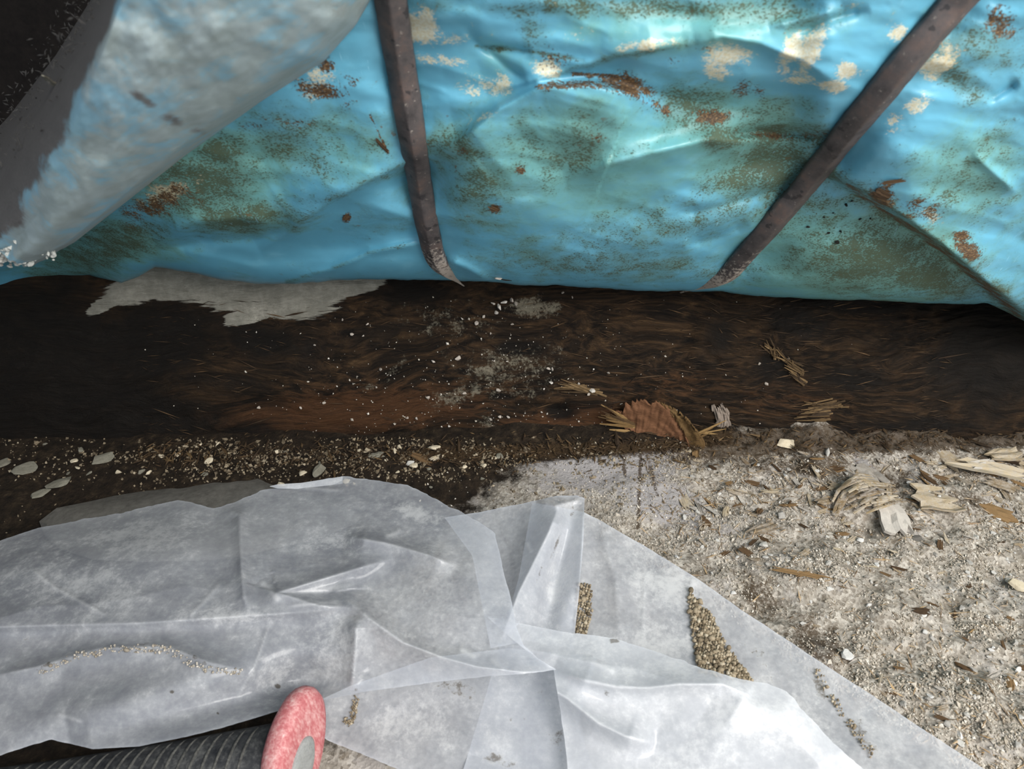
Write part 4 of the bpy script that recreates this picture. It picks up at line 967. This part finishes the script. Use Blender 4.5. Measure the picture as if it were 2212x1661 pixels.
named_chip(1730, 1243, 110, 8, -14, 'long thin dark twig on the sand', M_BARK, 5, (0, 0), 'splinter', 'splinter', .002)
named_chip(2160, 990, 70, 22, 4, 'grey-tan chip at the right edge below the beam', M_CHIP, 1, (0.1, 0), lift=.003)
named_chip(2120, 1010, 50, 14, 10, 'pale bark scrap between the split chips', M_GREYCHIP, 5, (0.1, 0), lift=.004)
named_chip(2150, 1110, 60, 20, -40, 'dark bark strip right of the square tan chip', M_BARK, 3, (0, 0), lift=.002)
# curled shreds: bunch of bent slivers
def shreds(name, pts, r, mat, label, cat, seed, spread=0.004, lab_parts=None):
    """several torn strands rising along a curve: one thing with its strands as parts"""
    root = empty(name, tuple(pts[0])); tag(root, label, cat)
    g = np.random.default_rng(seed)
    for k in range(22):
        off = g.normal(0, spread*1.25, 3)*np.array([1, 1, .35]); off[2] = abs(off[2])
        q = [np.array(p_)+off+g.normal(0, spread*0.3, 3)*np.array([1, 1, .4]) for p_ in pts]
        q = resample3(q, 30); a0 = g.integers(0, 14); q = q[a0:a0+g.integers(9, 17)][::2]
        V = []; mm = 5
        tan = np.gradient(q, axis=0); tan /= np.linalg.norm(tan, axis=1)[:, None]
        for i in range(len(q)):
            s1 = np.cross(tan[i], [0.2, 0.1, 1]); s1 /= np.linalg.norm(s1); s2 = np.cross(tan[i], s1)
            rr = r*g.uniform(.6, 1.2)*(math.sin(math.pi*(0.15+0.75*i/(len(q)-1)))**.6)
            for j in range(mm):
                a = 2*math.pi*j/mm; V.append(q[i]+s1*rr*1.6*math.cos(a)+s2*rr*.5*math.sin(a))
        Fc = [(i*mm+j, i*mm+(j+1) % mm, (i+1)*mm+(j+1) % mm, (i+1)*mm+j) for i in range(len(q)-1) for j in range(mm)] + [tuple(range(mm))[::-1], tuple((len(q)-1)*mm+j for j in range(mm))]
        under(obj('strand', make_mesh('strand', np.array(V), Fc, smooth=False), mat), root)
    return root
def resample3(q, n):
    q = np.array(q); d = np.r_[0, np.cumsum(np.linalg.norm(np.diff(q, axis=0), axis=1))]; t = np.linspace(0, d[-1], n)
    return np.stack([np.interp(t, d, q[:, k]) for k in range(3)], 1)
gp = lambda u, v, l: ground_at_px(u, v, l)
shreds('wood_shreds', [gp(1795, 1120, .002), gp(1812, 1085, .010), gp(1850, 1068, .014), gp(1910, 1070, .012), gp(1950, 1085, .004)], .0012, M_CHIPW, 'curled tangle of tan wood shreds on the grit', 'wood shreds', 1, .0035)
shreds('wood_shreds', [gp(1830, 1105, .002), gp(1860, 1095, .008), gp(1900, 1088, .010), gp(1945, 1082, .006)], .0013, M_CHIPW, 'short straight shreds inside the curled tangle', 'wood shreds', 2, .0040)
# torn piece of the beam: red-brown fan, ochre shred and pale chip
def wp(u, v, o): return wood_pt(u, v, o)
def fan(name, base_px, tip_px, mat, label, n, r, seed, o0, o1):
    g = np.random.default_rng(seed); b0 = np.array(base_px, float); t0 = np.array(tip_px, float)
    root = empty(name, tuple(wp(b0[:, 0].mean(), b0[:, 1].mean(), .004))); tag(root, label, 'wood shreds')
    for k in range(n):
        s = (k+g.uniform(-.3, .3))/(n-1); s = min(max(s, 0), 1)
        bx = [np.interp(s, np.linspace(0, 1, len(b0)), b0[:, j]) for j in (0, 1)]; tx = [np.interp(s, np.linspace(0, 1, len(t0)), t0[:, j]) for j in (0, 1)]
        lf = g.uniform(.55, 1.15); tx = [bx[j]+(tx[j]-bx[j])*lf+g.normal(0, 7) for j in (0, 1)]; bx = [bx[j]+g.normal(0, 5) for j in (0, 1)]
        pts = []
        for t_ in (0, .35, .7, 1):
            u_ = bx[0]+(tx[0]-bx[0])*t_; v_ = bx[1]+(tx[1]-bx[1])*t_
            pts.append(wp(u_, v_, o0+(o1-o0)*t_**1.3) if v_ < 1000 else gp(u_, v_, .004))
        q = resample3(pts, 6); V = []; mm = 5
        tan = np.gradient(q, axis=0); tan /= np.linalg.norm(tan, axis=1)[:, None]
        for i in range(6):
            s1 = np.cross(tan[i], WNn); s1 /= np.linalg.norm(s1); s2 = np.cross(tan[i], s1)
            rr = r*g.uniform(.7, 1.2)*(1-0.75*(i/5)**2)
            for j in range(mm):
                a = 2*math.pi*j/mm; V.append(q[i]+s1*rr*1.7*math.cos(a)+s2*rr*.6*math.sin(a))
        Fc = [(i*mm+j, i*mm+(j+1) % mm, (i+1)*mm+(j+1) % mm, (i+1)*mm+j) for i in range(5) for j in range(mm)] + [tuple(range(mm))[::-1], tuple(5*mm+j for j in range(mm))]
        under(obj('strand', make_mesh('strand', np.array(V), Fc, smooth=False), mat), root)
    return root
def peel(name, top, bot, left, right, nu, nv, mat, label, seed, rag=10, relief=.0025, strands=None):
    """a curled sheet of torn wood with a frayed upper edge and fibre relief"""
    G = coons(top, bot, left, right, nu, nv); u, v, h = G[..., 0].copy(), G[..., 1].copy(), G[..., 2].copy()
    iv = np.arange(nv)[:, None]+0*u; s_ = np.linspace(0, 1, nu)[None]+0*u
    fray = vn(s_*nu*.45, s_*0, seed)-.5 + .6*(vn(s_*nu*.9, s_*0, seed+3)-.5)
    v = v + rag*fray*(np.exp(-iv/4.0)+.5*np.exp(-(nv-1-iv)/3.0)); u = u + .5*rag*fray*np.exp(-iv/5.0)
    h = h + relief*(ridged(s_*nu*.22, iv*.05, seed+5, 3)-.5) + .003*fbm(s_*4, iv*.12, seed+9, 2)
    root = empty(name, tuple(on_plane(np.array(bot[0][0]*1.), np.array(bot[0][1]*1.), WP0, WNn, np.array(.004)))); tag(root, label, 'torn wood')
    o = grid_obj('peeled_layer', on_plane(u, v, WP0, WNn, h), {}, mat, flip=True); under(o, root)
    md = o.modifiers.new('thick', 'SOLIDIFY'); md.thickness = .0016
    return root
peel('torn_wood', [(1318, 893, .016), (1340, 884, .022), (1385, 866, .032), (1425, 872, .036), (1455, 892, .036), (1478, 925, .034), (1486, 965, .030)], [(1338, 915, .014), (1380, 940, .018), (1420, 955, .020), (1468, 985, .024)],
     [(1318, 893, .016), (1338, 915, .014)], [(1486, 965, .030), (1478, 978, .026), (1468, 985, .024)], 90, 34, M_REDWOOD, 'red-brown fan of torn wood fibres peeling off the beam', 11, 16)
peel('torn_wood', [(1418, 868, .036), (1452, 884, .038), (1480, 900, .040), (1502, 925, .040), (1522, 955, .036), (1512, 978, .032)], [(1432, 880, .034), (1458, 905, .034), (1478, 935, .032), (1490, 965, .028), (1480, 988, .026)],
     [(1418, 868, .036), (1432, 880, .034)], [(1512, 978, .032), (1480, 988, .026)], 80, 18, M_OCHRE, 'ochre torn strip hanging beside the red-brown fan', 13, 12)
peel('torn_wood', [(1540, 884, .014), (1555, 876, .016), (1574, 886, .016)], [(1522, 938, .010), (1550, 945, .012), (1582, 936, .010)], [(1540, 884, .014), (1548, 910, .014), (1522, 938, .010)], [(1574, 886, .016), (1576, 912, .014), (1582, 936, .010)], 40, 30, M_GREYW, 'pale ragged wood chip right of the ochre strip', 15, 14)
fan('torn_wood', [(1375, 930), (1365, 912)], [(1300, 912), (1312, 884)], M_OCHRE, 'small orange fibre tuft left of the red-brown fan', 12, .0010, 12, .008, .016)
fan('torn_wood', [(1500, 945), (1505, 940)], [(1560, 915), (1550, 935)], M_OCHRE, 'thin ochre fibres reaching from the strip to the pale chip', 6, .0008, 19, .020, .012)
fan('torn_wood', [(1660, 760), (1690, 775), (1730, 800), (1740, 830)], [(1640, 735), (1670, 750), (1700, 780), (1705, 815)], M_FRAY, 'tan frayed fibres along a split in the beam', 34, .0006, 16, .001, .004)
fan('torn_wood', [(1830, 880), (1800, 870), (1790, 910)], [(1760, 885), (1735, 870), (1725, 915)], M_FRAY, 'brown frayed fibres low on the right half of the beam', 30, .0006, 17, .001, .004)
fan('torn_wood', [(1300, 852), (1260, 840)], [(1205, 826), (1205, 842)], M_FRAY, 'brown raised splinters at the middle of the beam', 16, .0006, 18, .001, .004)

# -- fine bits that nobody could count
g = np.random.default_rng(21)
def scatter_px(n, ulo, uhi, vlo, vhi, keep):
    out = []
    while len(out) < n:
        u = g.uniform(ulo, uhi, n*2); v = g.uniform(vlo, vhi, n*2)
        k = keep(u, v) > g.random(n*2)
        out += list(zip(u[k], v[k]))
    uv = np.array(out[:n]); p = on_ground(uv[:, 0], uv[:, 1], 0.01)
    for _ in range(3): p = on_ground(uv[:, 0], uv[:, 1], ground_h(p[:, 0], p[:, 1]))
    return p, uv
edgeC = lambda u: np.interp(u, [900, 1067, 1262, 1510, 1700, 1900, 2130, 2400], [1090, 1110, 1110, 1252, 1382, 1512, 1663, 1830])
right_keep = lambda u, v: (v < edgeC(u)+40)*(0.04+0.96*sst(958, 1010, v))*np.clip((u-1180+0.8*(v-960))/260, 0.05, 1)*(1-0.75*splat(u, v, [(1330, 1030, 130, 60, 0, 1)]))*(1-0.8*splat(u, v, [(1640, 1290, 90, 50, 35, .9), (1760, 1390, 110, 50, 35, .95), (1540, 1240, 70, 30, 30, .7), (1650, 990, 140, 30, 0, .8), (1900, 965, 300, 22, 0, 1), (1940, 1040, 110, 40, 15, .6), (2090, 1070, 110, 34, 20, .6)]))
gk = lambda u, v: right_keep(u, v)*np.clip(1.6*fbm(u/75, v/45, 421, 3)+.5, .12, 1)
p, uv = scatter_px(15000, 900, 2300, 950, 1750, gk)
o = grains('grit', p+[0, 0, .0004], g.lognormal(-6.95, .38, len(p)), M_GRIT, (1, .85, .6), seed=22)
tag(o, 'loose sandy grit covering the ground on the right', 'grit', kind='stuff')
humk = lambda u, v: right_keep(u, v)*np.clip(1.3-np.abs(v-1030)/170, .22, 1)
p, uv = scatter_px(2300, 1380, 2300, 940, 1700, humk)
o = grains('wood_slivers', p+[0, 0, .001], g.lognormal(-5.7, .40, len(p)), M_SLIVER, (1.0, .13, .08), seed=23, yaw_only=True)
tag(o, 'tiny loose wood slivers strewn through the grit', 'slivers', kind='stuff')
dark_keep = lambda u, v: (v < np.interp(u, [0, 400, 600, 900, 1100], [1160, 1080, 1050, 1050, 1110]))*np.clip(1.15-np.abs(v-985)/70, .12, 1)*np.clip((u+100)/600, .25, 1)
clus = lambda u, v: dark_keep(u, v)*np.clip(2.2*fbm(u/60, v/30, 411, 3)+.45, .06, 1)
p, uv = scatter_px(2600, -60, 1520, 945, 1160, clus)
o = grains('soil_crumbs', p+[0, 0, .0004], g.lognormal(-6.7, .45, len(p)), M_GRAVEL, (1, .8, .6), tint=np.clip(g.beta(1.2, 3.0, len(p)), 0, 1), seed=24)
tag(o, 'brown crumbs and bits of wood in the dark soil below the beam', 'crumbs', kind='stuff')
p, uv = scatter_px(2400, 300, 2280, 925, 1030, lambda u, v: np.exp(-((v-np.interp(u, [0, 1000, 1600, 2212], [985, 985, 955, 940]))/26)**2))
o = grains('debris_slivers', p+[0, 0, .002], g.lognormal(-5.85, .45, len(p)), M_DEBRIS, (1.0, .2, .13), tint=g.beta(1.2, 2.8, len(p)), seed=25, yaw_only=True)
tag(o, 'brown wood slivers in the debris along the beam foot', 'slivers', kind='stuff')
# -- white specks clinging to the beam
ns = 900
su = np.clip(g.normal(1020, 260, ns), 250, 2100); sv = g.uniform(640, 965, ns)
k = np.clip((sv-600)/300, .2, 1) > g.random(ns); su, sv = su[k], sv[k]
pos = np.array([wp(a, b, .0008) for a, b in zip(su, sv)])
o = grains('beam_specks', pos, g.lognormal(-7.45, .50, len(pos)), M_GRIT, (1, .9, .7), tint=g.uniform(.5, 1, len(pos)), seed=26); under(o, beam); tag(o, 'pale sandy specks stuck to the wood', kind='stuff')
# fibres sticking up from the beam
nfb = 1500
su = np.where(g.random(nfb) < .7, g.uniform(1250, 2050, nfb), g.uniform(300, 1300, nfb)); sv = g.uniform(650, 940, nfb)
pos = np.array([wp(a, b, .0012) for a, b in zip(su, sv)])
an_ = g.normal(0.05, .28, nfb)
Rm = np.zeros((nfb, 3, 3)); Rm[:, 0, 0] = np.cos(an_); Rm[:, 2, 0] = np.sin(an_); Rm[:, 1, 1] = 1; Rm[:, 0, 2] = -np.sin(an_); Rm[:, 2, 2] = np.cos(an_); Rm[:, 1, 0] = g.normal(-.06, .08, nfb)
sh = OCT[None]*g.uniform(.7, 1.1, (nfb, 6, 1))*np.array([1, .05, .055])
V = np.einsum('nij,nkj->nki', Rm, sh)*g.lognormal(-5.3, .45, nfb)[:, None, None]+pos[:, None]
M_FIBRE = simple('beam_fibre', [(0.15, (0.008, 0.005, 0.003)), (0.45, (0.035, 0.02, 0.010)), (0.75, (0.10, 0.057, 0.026)), (0.92, (0.22, 0.14, 0.07))], tint=True)
o = obj('wood_fibres', make_mesh('wood_fibres', V, (OCTF[None]+6*np.arange(nfb)[:, None, None]).reshape(-1, 3), dict(tint=np.repeat(g.beta(1.6, 2.2, nfb), 6)), False), M_FIBRE)
under(o, beam); tag(o, 'loose brown fibres of the rotten wood', kind='stuff')

# -- mortar crumbs on the beam, one by one
crumbs = [(1065, 655, 8), (1078, 662, 10), (1090, 652, 9), (1105, 648, 10), (1115, 655, 8), (1072, 675, 7), (1030, 697, 9), (998, 688, 5), (1045, 683, 5), (990, 773, 8), (822, 797, 7), (1184, 795, 6), (1192, 797, 7), (1314, 805, 5), (1190, 826, 7), (1280, 842, 10), (1272, 850, 6), (1076, 842, 7), (1004, 848, 6), (1080, 900, 5), (1098, 900, 5), (1166, 920, 5), (1088, 943, 5), (794, 700, 5), (760, 722, 5), (785, 725, 4), (1107, 700, 5), (1216, 632, 5), (1236, 642, 4), (936, 780, 6), (1250, 828, 4), (1175, 840, 4), (900, 903, 6), (880, 902, 5), (857, 943, 5), (1282, 797, 3), (1655, 828, 6), (1640, 785, 5), (1095, 780, 4), (1060, 720, 4), (925, 858, 6), (1060, 905, 5), (1170, 890, 4), (1230, 935, 4), (970, 920, 4), (700, 870, 5), (650, 880, 5), (560, 880, 5), (680, 745, 4), (740, 690, 4)]
for k, (u, v, r) in enumerate(crumbs):
    p = wp(u, v, .001); s = r*np.linalg.norm(p-CAM)/F
    place('mortar_crumb', stone(M_CRUMB, k), M_CRUMB, p+WNn*s*.35, (s, s*random.uniform(.7, 1), s*.8), random.uniform(0, 3), (random.uniform(0, 3), 0), 'small pale mortar crumb clinging to the face of the rotten beam', 'crumb', 'mortar crumbs on the beam')
# -- pebbles in the grit
p, uv = scatter_px(150, 1450, 2240, 1000, 1640, lambda u, v: right_keep(u, v)*(v < edgeC(u)-14))
for k in range(len(p)):
    s = random.uniform(.0018, .0040)
    place('pebble', stone(M_PEBBLE, k), M_PEBBLE, p[k]+[0, 0, s*.25], (s, s*random.uniform(.7, 1), s*.9), random.uniform(0, 6), (0, 0), 'tiny rounded pebble in the sandy grit on the right', 'pebble', 'tiny pebbles in the grit')
# -- wood chips in the grit
p, uv = scatter_px(190, 1500, 2240, 945, 1600, lambda u, v: humk(u, v)*(v < edgeC(u)-20))
for k in range(len(p)):
    l = random.uniform(.003, .008); mt = random.choice((M_CHIP, M_CHIP, M_GREYCHIP, M_BARK, M_BARK)); l *= 1.25 if uv[k][1] < 1110 else .9
    place('wood_chip', chip(mt, k), mt, p[k]+[0, 0, .001], (l, l*random.uniform(.35, .8), l*.45), random.gauss(-.2, .8), (random.gauss(0, .15), random.gauss(0, .15)), 'small loose wood chip scattered over the sandy grit', 'wood chip', 'small chips in the grit')
p, uv = scatter_px(34, 0, 1100, 955, 1100, dark_keep)
for k in range(len(p)):
    s = random.uniform(.0025, .0055)
    place('soil_pebble', stone(M_CREAM if k % 3 else M_FLAKE, k), M_CREAM if k % 3 else M_FLAKE, p[k]+[0, 0, s*.2], (s, s*random.uniform(.6, 1), s*.7), random.uniform(0, 6), (0, 0), 'tiny tan pebble in the dark soil below the beam', 'pebble', 'tiny pebbles in the dark soil')

# -- gravel lying on the film
def heap(name, poly, n, size, Pg, ug, vg, label, seed, mat=None):
    gg = np.random.default_rng(seed); px_ = np.array(poly, float); pts = []
    lo, hi = px_.min(0), px_.max(0)
    while len(pts) < n:
        q = gg.uniform(lo, hi); c = False; j = len(px_)-1
        for i in range(len(px_)):
            if (px_[i, 1] > q[1]) != (px_[j, 1] > q[1]) and q[0] < (px_[j, 0]-px_[i, 0])*(q[1]-px_[i, 1])/(px_[j, 1]-px_[i, 1])+px_[i, 0]: c = not c
            j = i
        if c: pts.append(film_pt(Pg, ug, vg, q[0], q[1], .001)+[0, 0, abs(gg.normal(0, size*.4))])
    o = grains(name, np.array(pts), gg.lognormal(math.log(size*.62), .30, n), mat or M_GRAVEL, (1, .85, .75), tint=gg.beta(1.6, 1.8, n), seed=seed+1, smooth=True, rounded=True)
    return tag(o, label, 'gravel', kind='stuff')
heap('gravel_heap', [(1490, 1275), (1500, 1290), (1535, 1330), (1570, 1400), (1610, 1450), (1625, 1475), (1510, 1455), (1500, 1400), (1488, 1330)], 900, .0022, PC, uC, vC, 'wedge of brown gravel lying on the flat film at right', 31)
heap('gravel_heap', [(1248, 1262), (1276, 1262), (1278, 1330), (1268, 1372), (1240, 1370)], 300, .0017, PC, uC, vC, 'narrow strip of brown gravel beside the pointed film fold', 33)
heap('gravel_heap', [(768, 1505), (776, 1512), (768, 1560), (752, 1572), (742, 1560), (758, 1540)], 90, .0012, PE, uE, vE, 'small smear of gravel on the film right of the red butt', 35)
heap('gravel_heap', [(80, 1455), (180, 1405), (300, 1392), (370, 1400), (440, 1440), (530, 1448), (530, 1462), (430, 1455), (360, 1414), (250, 1412), (150, 1432), (90, 1462)], 240, .0010, PA, uA, vA, 'thin curved line of sandy grains on the big left film', 37, M_GRIT)
heap('gravel_heap', [(1755, 1430), (1775, 1450), (1800, 1500), (1840, 1560), (1890, 1620), (1880, 1640), (1800, 1530), (1765, 1470)], 90, .0012, PC, uC, vC, 'scattered trail of grit along the diagonal film edge', 39)
# -- bits on the wrap
bits = [(1808, 523, 7), (1828, 442, 6), (1816, 500, 5), (1780, 470, 4), (1745, 490, 5), (1840, 435, 4), (1880, 472, 4), (1858, 473, 4), (1790, 503, 4), (1800, 460, 3)]
for k, (u, v, r) in enumerate(bits):
    p = blue_pt(np.array(float(u)), np.array(float(v)), .0005); s = r*np.linalg.norm(p-CAM)/F
    place('dark_pellet', stone(M_BLACK, k), M_BLACK, p, (s, s*.9, s*.7), k*.7, (0.6, 0), 'shiny black pellet stuck to the blue wrap right of the slanting strap', 'pellet', 'black pellets on the wrap')
for (u, v, l, w_, a, lb) in [(1068, 450, 26, 10, 35, 'brown bark flake stuck to the blue wrap below the brown streak'), (747, 470, 22, 10, -60, 'small brown flake on the wrap left of the straight strap'), (1905, 420, 44, 20, 30, 'clump of orange-brown flakes on the wrap right of the slanting strap'), (1928, 392, 44, 10, -14, 'single orange-brown flake above the flake clump on the wrap'), (825, 315, 46, 9, 65, 'thin dry leaf sliver on the wrap beside the straight strap')]:
    p = blue_pt(np.array(float(u)), np.array(float(v)), .001); sc = np.linalg.norm(p-CAM)/F
    me = chip(M_BARK, int(u)); o = obj('bark_flake', me, M_BARK)
    X = RT*math.cos(math.radians(a)) - BDIR*math.sin(math.radians(a)); Y = np.cross(BN, X)
    Mx = Matrix([[X[i]*l*sc/2, Y[i]*w_*sc, BN[i]*w_*sc*.4, p[i]] for i in range(3)]+[[0, 0, 0, 1]])
    o.matrix_world = Mx; tag(o, lb, 'flake')
# foam crumb in the torn hole at the lower rim of the wrap
hp = blue_pt(np.array([1078., 1095.]), np.array([600., 603.]), -.001)
o = place('foam_lump', stone(M_CRUMB, 3), M_CRUMB, hp[0], (.0055, .004, .0045), .3, (0, 0), 'crumbly grey foam lump poking from a tear in the wrap rim', 'foam')
o = place('tear_shade', stone(M_BLACK, 4), M_BLACK, hp[1], (.0065, .0012, .0028), .1, (.3, .15)); under(o, wrap); o['label'] = 'black patch painted as the shade inside a tear'  # solid black lump painting the shade of the opening
